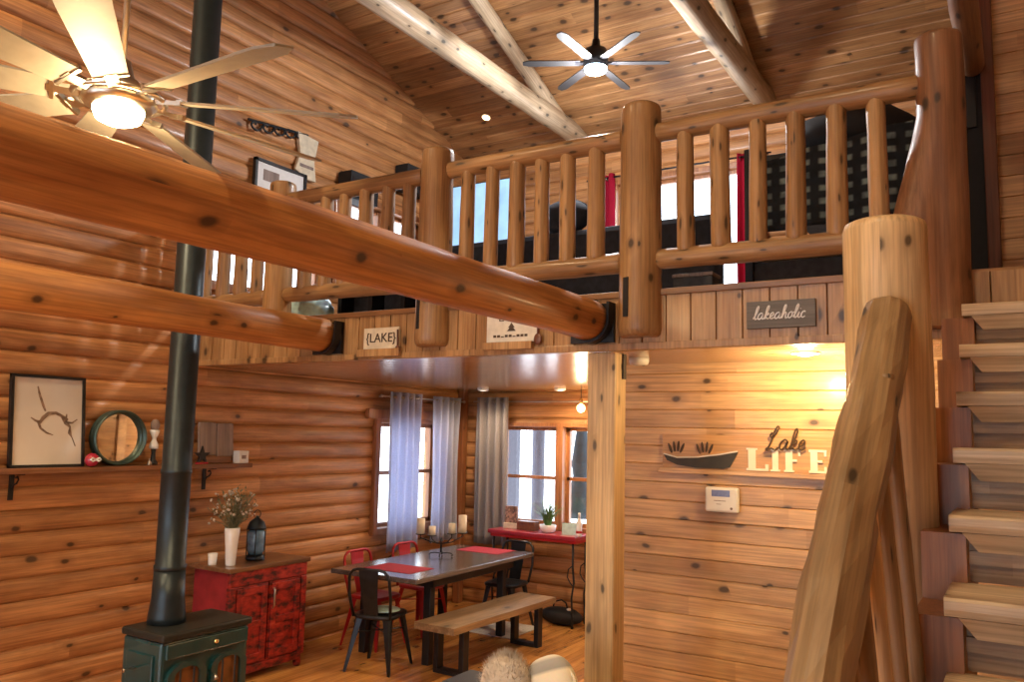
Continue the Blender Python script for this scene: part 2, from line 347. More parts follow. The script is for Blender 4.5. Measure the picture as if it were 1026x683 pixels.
def text(name, body, size, mat, parent, loc, rot, ext=.002, shear=0, align='CENTER', sx=1.0):
    cu = bpy.data.curves.new(name, 'FONT'); cu.body = body; cu.size = size; cu.extrude = ext; cu.align_x = align; cu.shear = shear; cu.resolution_u = 3
    tmp = bpy.data.objects.new('tmp', cu); C.objects.link(tmp); bpy.context.view_layer.update()
    dg = bpy.context.evaluated_depsgraph_get(); me = bpy.data.meshes.new_from_object(tmp.evaluated_get(dg)); bpy.data.objects.remove(tmp)
    me.materials.clear(); me.materials.append(M[mat]); o = bpy.data.objects.new(name, me); C.objects.link(o)
    o.parent = parent; o.location = loc; o.rotation_euler = rot; o.scale = (sx, 1, 1); return o
STROKES = {  # simple joined-up hand, unit x-height 1
 'l': ([[(0, .1), (.35, .9), (.5, 1.8), (.38, 2.1), (.22, 1.7), (.2, .5), (.32, .02), (.6, .15)]], .62),
 'a': ([[(.75, .8), (.45, 1.0), (.12, .7), (.08, .25), (.3, 0), (.6, .25), (.78, .85), (.72, .3), (.85, .03), (1.05, .15)]], 1.05),
 'k': ([[(0, .1), (.3, .9), (.45, 1.8), (.33, 2.1), (.18, 1.7), (.15, 0)], [(.16, .5), (.5, .95), (.62, .75), (.2, .5), (.55, .05), (.85, .15)]], .85),
 'e': ([[(0, .25), (.35, .45), (.55, .75), (.38, 1.0), (.12, .75), (.12, .25), (.36, 0), (.75, .2)]], .75),
 'h': ([[(0, .1), (.3, .9), (.45, 1.8), (.33, 2.1), (.18, 1.7), (.15, 0), (.3, .6), (.55, .95), (.68, .7), (.66, .2), (.8, .0), (.98, .15)]], .98),
 'o': ([[(.5, 1.0), (.15, .8), (.08, .3), (.32, 0), (.62, .3), (.6, .8), (.42, 1.0), (.6, .85), (.9, .9)]], .85),
 'i': ([[(0, .15), (.2, .9), (.16, .2), (.3, 0), (.5, .15)], [(.28, 1.35), (.3, 1.42)]], .5),
 'c': ([[(.6, .8), (.4, 1.0), (.12, .7), (.1, .25), (.35, 0), (.7, .2)]], .7),
 'L': ([[(.25, 1.7), (.1, 1.4), (.3, 1.2), (.6, 1.6), (.8, 2.15), (.62, 2.3), (.45, 1.8), (.35, .8), (.2, .2), (0, .05), (.1, -.1), (.5, .1), (.9, -.05), (1.15, .2)]], 1.2)}
def script_word(word, xh, r, slant=.25):
    bm = bmesh.new(); x = 0
    for ch in word:
        st, w = STROKES[ch]
        for s in st:
            pts = []
            for i in range(len(s)-1):   # catmull-rom
                p0, p1, p2, p3 = s[max(i-1, 0)], s[i], s[i+1], s[min(i+2, len(s)-1)]
                for q in range(4):
                    t = q/4
                    pts.append([.5*((2*p1[j])+(-p0[j]+p2[j])*t+(2*p0[j]-5*p1[j]+4*p2[j]-p3[j])*t*t+(-p0[j]+3*p1[j]-3*p2[j]+p3[j])*t**3) for j in (0, 1)])
            pts.append(s[-1])
            tube(bm, [((x+p[0]+slant*p[1])*xh, 0, p[1]*xh) for p in pts], r, 5)
        x += w
    return bm, x*xh

def light(name, typ, loc, energy, col, size=.1, rot=(0, 0, 0), **kw):
    l = bpy.data.lights.new(name, typ); l.energy = energy; l.color = col
    if typ in ('POINT', 'SPOT'): l.shadow_soft_size = size
    for k, v in kw.items(): setattr(l, k, v)
    o = bpy.data.objects.new(name, l); C.objects.link(o); o.location = loc; o.rotation_euler = rot; return o
# ------------------------------------------------------------------ room shell
XL, YB, XR, YF = -5.66, 8.0, .92, -3.2      # left wall, back wall, right wall, front wall
RIDGE = 2.5
def roofz(y): return 5.25+.36*(7.83-y) if y >= RIDGE else 5.25+.36*(7.83-RIDGE)-.36*(RIDGE-y)
def courses(bm, axis, plane, nrm, a0, a1, z0, ztop, h, off, bulge, wins, thick=.16, groove=False, seed=0, power=2.6):
    """stack of logs / boards: a profile run along the wall, cut round the openings, with a slab behind"""
    def P(a, d, z):
        return (plane+nrm*d, a, z) if axis == 'Y' else (a, plane+nrm*d, z)
    k = math.floor((z0-off)/h)
    zt = max(ztop(a0), ztop(a1), ztop((a0+a1)/2), ztop(RIDGE) if axis == 'Y' and a0 < RIDGE < a1 else 0)
    while off+k*h < zt:
        lo, hi = off+k*h, off+(k+1)*h; k += 1
        cuts = sorted({max(lo, z0), min(hi, zt)} | {w[i] for w in wins for i in (2, 3) if max(lo, z0) < w[i] < min(hi, zt)})
        for c0, c1 in zip(cuts, cuts[1:]):
            if c1-c0 < 1e-5: continue
            mid = (c0+c1)/2
            ints = [(a0, a1)]
            # under the roof only
            if ztop(a0) != ztop(a1) or axis == 'Y':
                ys = [a0+(a1-a0)*i/60 for i in range(61)]; ok = [y for y in ys if ztop(y)+.03 >= c0]
                if not ok: continue
                ints = [(min(ok), max(ok))]
            for w in wins:
                if w[2] < mid < w[3]:
                    nx = []
                    for (s, e) in ints:
                        if w[1] <= s or w[0] >= e: nx.append((s, e)); continue
                        if s < w[0]: nx.append((s, w[0]))
                        if w[1] < e: nx.append((w[1], e))
                    ints = nx
            for (s, e) in ints:
                if e-s < .01: continue
                if groove: ts = [(0, -.009), (.045, 0), (.955, 0), (1, -.009)]
                else: ts = [(t, bulge*(1-abs(2*t-1)**power)-bulge*.6) for t in (0, .03, .08, .16, .3, .5, .7, .84, .92, .97, 1)]
                prof = [(lo+t*h, d) for t, d in ts if c0-1e-6 <= lo+t*h <= c1+1e-6]
                def dat(z):
                    t = (z-lo)/h
                    for (ta, da), (tb, db) in zip(ts, ts[1:]):
                        if ta-1e-6 <= t <= tb+1e-6: return da+(db-da)*(t-ta)/(tb-ta)
                    return 0
                if not prof or prof[0][0] > c0+1e-5: prof.insert(0, (c0, dat(c0)))
                if prof[-1][0] < c1-1e-5: prof.append((c1, dat(c1)))
                ns = 1 if groove else max(1, int((e-s)/.22)); cols = []
                for i in range(ns+1):
                    a = s+(e-s)*i/ns; col = []
                    for (z, d) in prof:
                        w_ = 0 if groove else noise.noise((a*.8, k*3.7+seed, 0))*.006+noise.noise((a*2.2, k*9.1, z*5))*.004
                        zz = z if groove else z+noise.noise((a*.6, round((z-off)/h)*2.3+seed, 5))*.007*(1 if c0 == lo and c1 == hi else 0)
                        col.append(bm.verts.new(P(a, d+w_, zz)))
                    cols.append(col)
                for c, d in zip(cols, cols[1:]):
                    for i in range(len(prof)-1): bm.faces.new((c[i], d[i], d[i+1], c[i+1]))
    # slab behind
    zs = sorted({z0, zt} | {w[i] for w in wins for i in (2, 3)}); as_ = sorted({a0, a1} | {w[i] for w in wins for i in (0, 1)})
    for zA, zB in zip(zs, zs[1:]):
        for aA, aB in zip(as_, as_[1:]):
            if any(w[0] <= (aA+aB)/2 <= w[1] and w[2] <= (zA+zB)/2 <= w[3] for w in wins): continue
            n = 1 if zB < zt-1e-6 or axis == 'X' else 24
            for i in range(n):
                s, e = aA+(aB-aA)*i/n, aA+(aB-aA)*(i+1)/n
                t0, t1 = (min(zB, ztop(s)), min(zB, ztop(e)))
                if min(t0, t1) <= zA: continue
                q = [bm.verts.new(P(a, d, z)) for d in (-thick, -.03) for (a, z) in ((s, zA), (e, zA), (e, t1), (s, t0))]
                for f in ((3, 2, 1, 0), (4, 5, 6, 7), (0, 1, 5, 4), (1, 2, 6, 5), (2, 3, 7, 6), (3, 0, 4, 7)): bm.faces.new([q[j] for j in f])
rz_ = lambda y: roofz(y)
WL = [(6.50, 7.50, .95, 2.02), (4.22, 5.60, 3.12, 3.86), (5.76, 7.10, 3.35, 4.24)]
bm = bmesh.new(); courses(bm, 'Y', XL, 1, YF, YB+.02, 0, rz_, .15, .016, .028, WL, seed=1, power=4.5)
struct('wall_left', bm, 'logwall', True)
WBK = [(-5.10, -4.36, .95, 2.02), (-4.27, -3.45, .95, 2.02), (-3.66, -2.26, 3.2, 4.66)]
bm = bmesh.new(); courses(bm, 'X', YB, -1, XL-.1, XR+.1, 0, lambda a: 5.3, .15, .016, .028, WBK, seed=2, power=4.5)
struct('wall_back', bm, 'logwallx', True)
bm = bmesh.new(); courses(bm, 'Y', XR, -1, YF, YB, 0, rz_, .118, 0, 0, [], groove=True)
struct('wall_right', bm, 'planky')
WF = [(-5.2, -3.2, .5, 2.7), (-2.8, -.2, .3, 2.7), (-3.9, -1.9, 3.3, 4.5)]
bm = bmesh.new(); courses(bm, 'X', YF, 1, XL-.1, XR+.1, 0, lambda a: 5.25, .118, 0, 0, WF, groove=True)
struct('wall_front', bm, 'hallwall')
XH = -2.42
bm = bmesh.new(); courses(bm, 'X', 5.15, -1, XH, XR, 0, lambda a: 2.44, .118, 0, 0, [], groove=True, thick=.12)
struct('wall_hall', bm, 'hallwall')
struct('wall_hall_side', B(XH, XH+.12, 5.27, YB-.04, 0, 2.44), 'planky')
bm = bmesh.new(); courses(bm, 'X', 5.17, -1, -.075, XR, 2.7, lambda a: 6.2, .118, 0, 0, [], groove=True, thick=.12)
struct('wall_landing', bm, 'hallwall')
# floor
bm = bmesh.new(); box(bm, XL-.1, XR+.1, YF-.1, YB+.1, -.12, 0); struct('floor', bm, 'floor')
# sloping board ceiling, both slopes
bm = bmesh.new()
for (ya, yb) in ((RIDGE, YB+.3), (RIDGE, YF-.3)):
    n = int(abs(yb-ya)/.124); sg = 1 if yb > ya else -1
    for i in range(n+1):
        s = ya+sg*i*.124; e = s+sg*.124
        pr = [(s, roofz(s)+.014), (s+sg*.009, roofz(s+sg*.009)), (e-sg*.009, roofz(e-sg*.009)), (e, roofz(e)+.014)]
        rows = [[bm.verts.new((x, y, z)) for (y, z) in pr] for x in (XL-.1, XR+.1)]
        for j in range(3): bm.faces.new((rows[0][j], rows[1][j], rows[1][j+1], rows[0][j+1]))
    q = [bm.verts.new((x, y, roofz(y)+d)) for d in (.03, .2) for (x, y) in ((XL-.3, ya), (XR+.3, ya), (XR+.3, yb), (XL-.3, yb))]
    for f in ((3, 2, 1, 0), (4, 5, 6, 7), (0, 1, 5, 4), (1, 2, 6, 5), (2, 3, 7, 6), (3, 0, 4, 7)): bm.faces.new([q[j] for j in f])
struct('ceiling', bm, 'ceil')
# loft deck
FY = 4.09; ZC, ZL = 2.425, 2.715
bm = bmesh.new()
n = int((YB-.05-FY)/.118)
for i in range(n+1):
    s = FY+i*.118; e = min(s+.118, YB-.03)
    pr = [(s, ZC+.005), (s+.005, ZC), (e-.005, ZC), (e, ZC+.005)]
    rows = [[bm.verts.new((x, y, z)) for (y, z) in pr] for x in (XL+.03, XR)]
    for j in range(3): bm.faces.new((rows[0][j], rows[1][j], rows[1][j+1], rows[0][j+1]))
box(bm, XL+.03, XR, FY+.02, YB-.03, ZC+.02, ZL)
struct('floor_loft', bm, 'soffit')
bm = bmesh.new(); x = XL+.03
while x < XR-.01:
    e = min(x+.135, XR)
    rows = [[bm.verts.new((a, y, z)) for (a, y) in ((x, FY), (x+.004, FY-.02), (e-.004, FY-.02), (e, FY))] for z in (ZC-.005, ZL-.02)]
    for j in range(3): bm.faces.new((rows[0][j], rows[0][j+1], rows[1][j+1], rows[1][j]))
    bm.faces.new(rows[0][::-1]); bm.faces.new(rows[1]); bm.faces.new((rows[0][3], rows[0][0], rows[1][0], rows[1][3])); x = e
struct('trim_1', bm, 'fascia')                                                    # fascia boards of the loft edge
struct('trim_2', B(XL+.03, -.3, FY-.035, FY+.05, ZL-.022, ZL+.012, bevel=.004), 'fascia_dark')  # dark lip of the loft floor
struct('trim_3', B(XL+.03, XR, FY-.03, FY+.02, ZC-.02, ZC+.02, bevel=.004), 'fascia')           # strip under the fascia
struct('trim_4', B(XL+.02, XL+.11, YB-.12, YB-.03, 0, ZC, bevel=.01), 'trim')                   # post in the dining corner
struct('trim_5', B(XL+.0, XL+.06, 6.3, 7.7, 2.06, 2.16, bevel=.006), 'trim')
struct('trim_6', B(-.125, -.06, 5.10, 5.2, ZL, 6.1, bevel=.006), 'darktrim')                    # casing beside the loft doorway
dr = struct_root('door_1', (-.4, 5.14, ZL))
obj('door_leaf', B(0, .30, 0, .05, 0, 1.50, bevel=.004), 'blackmatte', dr)
obj('door_panel', B(.05, .25, -.012, .002, 1.0, 1.42, bevel=.004), 'black', dr)

# ------------------------------------------------------------------ windows
def window_y(name, y0, y1, z0, z1, meet=None, mull=(), x=XL, frame='trim', case=.07):
    r = struct_root(name, (x, (y0+y1)/2, z0)); bm = bmesh.new(); dx = .055
    o = Vector((x, (y0+y1)/2, z0))
    for a in ((y0-case, y0, z0-case, z1+case), (y1, y1+case, z0-case, z1+case)): box(bm, x-.02, x+dx, a[0], a[1], a[2], a[3], bevel=.005)
    for a in ((z1, z1+case), (z0-case, z0)): box(bm, x-.02, x+dx, y0, y1, a[0], a[1], bevel=.005)
    shift(bm, -o); obj('frame', bm, frame, r)
    bm = bmesh.new()
    for (a, b) in ((y0, y0+.035), (y1-.035, y1)): box(bm, x-.1, x-.05, a, b, z0, z1)
    for (a, b) in ((z0, z0+.04), (z1-.04, z1))+(((meet-.02, meet+.02),) if meet else ()): box(bm, x-.1, x-.05, y0, y1, a, b)
    for m_ in mull: box(bm, x-.11, x-.04, m_-.035, m_+.035, z0, z1)
    shift(bm, -o); obj('sash', bm, frame, r)
    bm = B(x-.08, x-.072, y0+.03, y1-.03, z0+.03, z1-.03); shift(bm, -o); obj('pane', bm, 'glass', r)
    return r
def window_x(name, x0, x1, z0, z1, meet=None, mull=(), y=YB, frame='trim', sgn=-1, case=.07):
    o = Vector(((x0+x1)/2, y, z0)); r = struct_root(name, o); bm = bmesh.new(); d0, d1 = sorted((y+sgn*.055, y-sgn*.02))
    for a in ((x0-case, x0, z0-case, z1+case), (x1, x1+case, z0-case, z1+case)): box(bm, a[0], a[1], d0, d1, a[2], a[3], bevel=.005)
    for a in ((z1, z1+case), (z0-case, z0)): box(bm, x0, x1, d0, d1, a[0], a[1], bevel=.005)
    shift(bm, -o); obj('frame', bm, frame, r)
    e0, e1 = sorted((y-sgn*.05, y-sgn*.1)); bm = bmesh.new()
    for (a, b) in ((x0, x0+.035), (x1-.035, x1)): box(bm, a, b, e0, e1, z0, z1)
    for (a, b) in ((z0, z0+.04), (z1-.04, z1))+(((meet-.018, meet+.018),) if meet else ()): box(bm, x0, x1, e0, e1, a, b)
    for m_ in mull: box(bm, m_-.04, m_+.04, e0-.01, e1+.01, z0, z1)
    shift(bm, -o); obj('sash', bm, frame, r)
    bm = B(x0+.03, x1-.03, (e0+e1)/2-.004, (e0+e1)/2+.004, z0+.03, z1-.03); shift(bm, -o); obj('pane', bm, 'glass', r)
    return r
window_y('window_1', *WL[0], meet=1.5, mull=(7.02,))
window_x('window_2', *WBK[0], meet=1.46, case=.045)
window_x('window_3', *WBK[1], meet=1.46, case=.045)
window_y('window_4', *WL[1], mull=(4.9,), case=.06)
window_y('window_6', *WL[2], mull=(6.45,), case=.06)
window_x('window_5', *WBK[2], mull=(), case=.05)
window_x('window_7', *WF[0], mull=(-4.2,), y=YF, sgn=1)
window_x('window_8', *WF[1], mull=(-1.5,), y=YF, sgn=1)
window_x('window_9', *WF[2], mull=(-2.9,), y=YF, sgn=1)

# ------------------------------------------------------------------ porch outside the dining window
t = thing('porch_wall', 'pale grey porch wall with a bright doorway seen through the dining window', 'wall', (-6.4, 9.9, 0))
bm = bmesh.new(); box(bm, -1.2, -.42, 0, .1, 0, 2.9); box(bm, .05, .35, 0, .1, 0, 2.9); box(bm, -.42, .05, 0, .1, 1.95, 2.9); obj('wall_panel', bm, 'porch', t)
tag(log('porch_post', (-5.35, 9.3, 0), (-5.35, 9.3, 2.9), .085, .08, 'porch', seed=90), 'pale round porch post standing outside the dining window', 'post')
t = thing('patio_umbrella', 'folded blue-grey patio umbrella outside the right dining window', 'umbrella', (-4.55, 8.95, 0))
obj('pole', T([(0, 0, 0), (0, 0, 2.4)], .02), 'white', t)
bm = LT([(.15, .95), (.17, 1.05), (.13, 1.3), (.10, 1.45), (.12, 1.6), (.08, 1.9), (.02, 2.25)], 10); obj('canopy', bm, 'umbrella', t, True)

# ------------------------------------------------------------------ log frame of the house
def bracket_bm(r):
    bm = bmesh.new(); n = 14
    inner = [(r*1.02*math.cos(a), r*1.02*math.sin(a)) for a in [PI*1.0+PI*i/n for i in range(n+1)]]
    outer = [(r*1.16*math.cos(a), r*1.16*math.sin(a)) for a in [PI*2.0-PI*i/n for i in range(n+1)]]
    poly = [(r*1.02, r*.75)]+[(-r*1.02, r*.75)][:0]+inner[::-1][:0]
    poly = [(-r*1.16, r*.8), (-r*1.02, r*.8)]+inner+[(r*1.02, r*.8), (r*1.16, r*.8)]+outer
    prism(bm, poly, 'Y', 0, .075)
    box(bm, -r*1.16, r*1.16, .062, .085, -r*1.1, r*.8)
    return bm
for nm, x, lab in (('a', -2.0, 'thick orange-stained log beam passing under the big fan, nearer of the two floor beams'), ('b', -4.0, 'lower orange-stained log beam crossing in front of the stove pipe')):
    r = thing('log_beam', lab, 'beam', (x, FY-.06, 2.575), group='log beams crossing the living room')
    log('beam_log', (x, -3.0, 2.575), (x, FY-.07, 2.575), .108, .112, 'logbeam', r, seed=3 if x > -3 else 4, n=28, rough=.035, round0=0, round1=.1)
    b_ = bracket_bm(.113); shift(b_, (0, -.052, 0)); o = obj('bracket', b_, 'black', r); o['label'] = 'black steel saddle bracket'
# roof trusses: tie logs and rafters
for x, lt, lr in ((-4.09, 'pale roof tie log left of the loft fan', 'thin pale rafter log meeting the tie left of the loft fan'),
                  (-2.03, 'pale roof tie log right of the loft fan', 'shaded rafter log above the tie right of the loft fan'),
                  ):
    r = .115 if x < -1 else .105
    tag(log('tie_log', (x, -2.9, 5.25), (x, 7.90, 5.25), r, r*.95, 'logpale' if x < -1 else 'redlog', seed=int(-x*10)+5, rough=.05, n=22), lt, 'beam', 'roof tie logs')
    off = .085
    tag(log('rafter_log', (x, RIDGE+.12, roofz(RIDGE+.12)-off), (x, 7.80, roofz(7.80)-off-.01), .07, .075, 'logpale' if x < -1 else 'redlog', seed=int(-x*10)+25, rough=.06), lr, 'beam', 'roof rafter logs')
tag(log('log_beam', (-.155, YF+.05, 4.07), (-.165, 5.11, 4.06), .085, .062, 'redlog', seed=44, rough=.06), 'slim reddish log ending over the dark loft doorway at the top right', 'beam')
# centre post
r = thing('support_post', 'square timber post holding up the loft edge beside the hallway wall', 'post', (-1.97, 4.17, 0))
obj('post_shaft', B(-.085, .085, -.07, .08, 0, ZC-.02, bevel=.012), 'newel', r)
bm = bmesh.new(); box(bm, .086, .094, .02, .06, 2.26, 2.40); o = obj('strap', bm, 'black', r)

# loft posts
def loft_post(x, rad, z0, z1, lab, seed, slot=True):
    r = thing('railing_post', lab, 'post', (x, 4.05, z0), group='log posts of the loft railing')
    log('post_log', (x, 4.05, z0), (x, 4.05, z1), rad*1.05, rad*.96, 'log', r, seed=seed, n=26, rough=.04, round0=.35, round1=.3)
    if slot:
        az = math.atan2(-4.05, -x)+.0   # a black strip on the room side paints the shade inside the slot
        bm = bmesh.new(); box(bm, rad*.98, rad*1.075, -.016, .016, .1, .31); bmesh.ops.rotate(bm, verts=bm.verts[:], cent=(0, 0, 0), matrix=Matrix.Rotation(-PI/2-.30, 3, 'Z'))
        o = obj('slot', bm, 'blackmatte', r); o['label'] = 'black strip painting the shade of a bolt slot'
    return r
loft_post(-1.72, .112, 2.47, 3.755, 'stout loft railing post right beside the end of the nearer beam', 11)
loft_post(-3.11, .108, 2.47, 3.735, 'loft railing post above the dining table, left of the nearer beam end', 12)
loft_post(-4.52, .098, 2.73, 3.72, 'slim loft railing post just above the end of the lower beam', 13, False)

# railing sections
def rail_section(x0, x1, bals, lab, seed, zt=3.575, zb=2.885):
    o = Vector(((x0+x1)/2, 4.05, ZL)); r = thing('loft_railing', lab, 'railing', o, group='log railing sections along the loft edge')
    log('top_rail', (x0, 4.05, zt+.01), (x1, 4.05, zt), .052, .056, 'log', r, seed=seed, rough=.06, n=18, round0=.1, round1=.1)
    log('bottom_rail', (x0, 4.05, zb), (x1, 4.05, zb-.005), .053, .058, 'log', r, seed=seed+1, rough=.08, n=18, round0=.6, round1=.6)
    for i, x in enumerate(bals):
        rr = .047+.004*math.sin(i*2.3+seed)
        log('baluster', (x, 4.05, zb+.02), (x+.006*math.sin(i*5+seed), 4.05, zt-.01), rr*1.04, rr*.96, 'log', r, seed=seed*3+i, n=16, rough=.07, round0=.6, round1=.6)
    return r
rail_section(-1.62, -.33, [-1.463, -1.275, -1.085, -.904, -.713, -.527], 'log railing section nearest the stairs, with six balusters', 31)
rail_section(-3.01, -1.82, [-2.869, -2.692, -2.515, -2.337, -2.166, -1.985], 'log railing section between the two stout posts above the dining table', 41)
rail_section(-4.43, -3.21, [-4.262, -4.065, -3.889, -3.706, -3.515, -3.338], 'log railing section partly hidden behind the nearer beam', 51)
rail_section(-5.60, -4.61, [-4.745, -4.928, -5.126, -5.32, -5.5], 'log railing section reaching the left log wall behind the stove pipe', 61)

# ------------------------------------------------------------------ stairs
S0, SY, RUN, SZ, RISE = -.1986, 3.828, .2643, 2.5217, .1959
r = thing('staircase', 'open-sided wooden staircase of thick pale treads rising to the loft', 'staircase', (.35, 2.2, 0))
o0 = Vector((.35, 2.2, 0)); XE = .86
NS = 12
poly = []
for k in range(0, NS):                                     # saw-tooth stringer
    y, z = SY-k*RUN, SZ-k*RISE
    yr = y+.035
    poly += [(yr+RUN if k == 0 else yr+RUN, z-.05), (yr, z-.05)]
poly2 = []
for k in range(NS):
    y, z = SY-k*RUN, SZ-k*RISE; poly2 += [(y+.03+RUN, z-.055), (y+.03, z-.055)]
poly2 += [(SY-(NS-1)*RUN+.03, 0), (SY-(NS-3)*RUN+.2, 0), (SY+.03+RUN-.02, SZ-.48)]
for (xa, xb) in ((-.275, -.155), (XE-.1, XE)):
    bm = PR(poly2, 'X', xa, xb); shift(bm, -o0); obj('stringer', bm, 'stringer', r)
for k in range(NS):
    y, z = SY-k*RUN, SZ-k*RISE
    bm = bmesh.new()
    prof = [(y+.008, z), (y+RUN+.045, z), (y+RUN+.045, z-.05), (y+.03, z-.05), (y+.004, z-.048), (y, z-.03), (y+.001, z-.008)]
    prism(bm, prof, 'X', S0+.002, XE-.02)
    # thick under-slab that stops short of the stringer with a slanted end
    a0, a1 = S0+.035, S0+.075
    q = [bm.verts.new(p) for p in ((a0, y+.006, z-.05), (XE-.12, y+.006, z-.05), (XE-.12, y+.035, z-.105), (a1, y+.035, z-.105), (a0, y+.12, z-.05), (XE-.12, y+.12, z-.05), (XE-.12, y+.12, z-.105), (a1, y+.12, z-.105))]
    for f in ((0, 1, 2, 3), (7, 6, 5, 4), (0, 4, 5, 1), (3, 2, 6, 7), (0, 3, 7, 4), (1, 5, 6, 2)): bm.faces.new([q[j] for j in f])
    shift(bm, -o0); obj('tread', bm, 'tread', r)
    bm = B(-.15, XE-.1, y+.075, y+.095, z-RISE, z-.05)
    box(bm, -.15, XE-.1, y+.060, y+.076, z-RISE+.052, z-.105)
    shift(bm, -o0); obj('riser', bm, 'riser', r)

# big newel and the twisted handrail beside it
def newel_flare(t, a):
    return 1.0+.10*max(0, (.35-t)/.35)+.02*math.sin(a*5)
r = thing('newel_post', 'massive pale peeled-log newel post in front of the stairs', 'post', (-.372, 2.98, 0))
log('post_log', (-.374, 2.98, 1.20), (-.372, 2.98, 2.69), .139, .133, 'newel', r, seed=71, n=36, rough=.03, round0=.1, round1=.25)
o = obj('base_block', B(-.13, .09, -.10, .13, 0, 1.23, bevel=.02), 'stringer', r); o['label'] = 'reddish timber block under the pale log'
r = thing('handrail', 'massive twisted stair handrail log sloping down from the newel towards the camera', 'handrail', (-.36, 2.2, 0))
P0 = Vector((-.358, 2.852, 2.37)); P1 = Vector((-.362, 1.16, .96))
def rail_shape(t, a): return 1.0+.07*math.sin(2*a+1.0+t*6)+.05*math.sin(5*a+t*9+2)
log('rail_log', P0, P1, .068, .078, 'handrail', r, seed=72, n=15, rough=.16, round0=.8, round1=.2, flare=rail_shape).data.polygons.foreach_set('use_smooth', [False]*len(bpy.data.objects['rail_log'].data.polygons))
for i, (y, rr, dz) in enumerate(((1.55, .019, 0), (1.70, .018, 0), (1.84, .017, .0), (1.98, .019, .0), (2.14, .018, .01), (2.31, .020, .02), (2.50, .022, .05))):
    z0 = SZ-(SY-y)/RUN*RISE-.22; zt = .96+(y-1.16)*.833+dz+.01
    log('baluster', (-.268, y, z0), (-.318, y-.01, zt), rr*1.1, rr*.95, 'newel' if i % 3 == 1 else 'handrail', r, seed=80+i, n=18, rough=.10)

# stair-top post with its root flare
def root_flare(t, a):
    return 1+min(1.35, 3.6*max(0, .70-t))*max(0, math.cos(a-PI*1.02))**2.2
r = thing('stair_top_post', 'reddish loft post with a flared root at the head of the stairs', 'post', (-.262, 4.05, 2.45))
smooth_sides(obj('post_log', log_bm(1.35, .100, .100, seed=73, n=36, rough=.05, round0=0, round1=.25, flare=root_flare), 'redlog', r, True))

# ------------------------------------------------------------------ ceiling fans
def blade_bm(r0, r1, w0, w1, th, pitch):
    bm = bmesh.new(); prof = []
    n = 10; top = []
    for i in range(n+1):
        t = i/n; x = r0+(r1-r0)*t; w = (w0+(w1-w0)*t)/2
        if t > .85: w *= math.sqrt(max(.05, 1-((t-.85)/.15)**2*.75))
        top.append((x, w))
    out = [(x, w) for x, w in top]+[(x, -w) for x, w in top[::-1]]
    prism(bm, out, 'Z', -th/2, th/2)
    bmesh.ops.rotate(bm, verts=bm.verts[:], cent=(0, 0, 0), matrix=Matrix.Rotation(pitch, 3, 'X'))
    return bm
def fan(name, label, loc, ztop, R, nb, rot0, bm_, hub, lamp, w0, w1, rodr, arms, s=1.0, pitch=.22, dropr=.012):
    t = thing(name, label, 'ceiling fan', loc)
    x, y, z = loc
    obj('downrod', T([(0, 0, .10*s), (0, 0, ztop-z)], rodr, 12), hub, t, True)
    obj('canopy', LT([(.03*s, ztop-z-.09), (.065*s, ztop-z-.07), (.07*s, ztop-z-.0)], 24), hub, t, True)
    if arms == 'wheel':
        obj('motor_housing', LT([(.09*s, -.035), (.125*s, -.03), (.145*s, -.012), (.13*s, .02), (.085*s, .05), (.05*s, .075), (.032*s, .13)], 36), hub, t, True)
        bm = bmesh.new(); rg = .172*s; n = 40; tube(bm, [(rg*math.cos(2*PI*i/n), rg*math.sin(2*PI*i/n), .0) for i in range(n+1)], .009, 8, False); obj('hub_ring', bm, hub, t, True)
        gb = LT([(.002, -.085), (.05*s, -.083), (.085*s, -.07), (.098*s, -.045), (.098*s, -.034)], 32); obj('lamp_shade', gb, lamp, t, True)
    else:
        obj('motor_housing', LT([(.075*s, -.045), (.10*s, -.03), (.105*s, .06), (.09*s, .11), (.04*s, .13), (.03*s, .2)], 32), hub, t, True)
        obj('lamp_shade', LT([(.002, -.088), (.06*s, -.085), (.088*s, -.07), (.095*s, -.043)], 32), lamp, t, True)
    for i in range(nb):
        a = rot0+2*PI*i/nb
        o = obj('blade', blade_bm(.24*s if arms == 'wheel' else .13*s, R, w0, w1, .008, pitch), bm_, t); o.rotation_euler = (0, 0, a); o.location = (0, 0, .0)
        bm = bmesh.new(); box(bm, .10*s if arms == 'wheel' else .08*s, .26*s if arms == 'wheel' else .17*s, -.022*s, .022*s, -.007, .007)
        if arms == 'wheel': box(bm, .235*s, .25*s, -w0*.52, w0*.52, -.009, .009)
        bmesh.ops.rotate(bm, verts=bm.verts[:], cent=(0, 0, 0), matrix=Matrix.Rotation(pitch, 3, 'X'))
        c = obj('blade_iron', bm, hub, o)
    return t
F1 = (-2.45, 1.49, 2.995)
fan('windmill_fan', 'large brushed nickel ceiling fan with pale blades and a lit bowl over the room', F1, roofz(1.49), .76, 9, math.radians(0), 'blade', 'nickel', 'lampglass', .10, .14, .011, 'wheel', .8, pitch=.30)
F2 = (-2.865, 5.8, 4.98)
fan('loft_fan', 'small black ceiling fan with a cool white light above the loft', F2, roofz(5.8), .60, 6, math.radians(28), 'bladedark', 'black', 'ledglass', .075, .085, .02, 'plain', 1.0, pitch=.12)

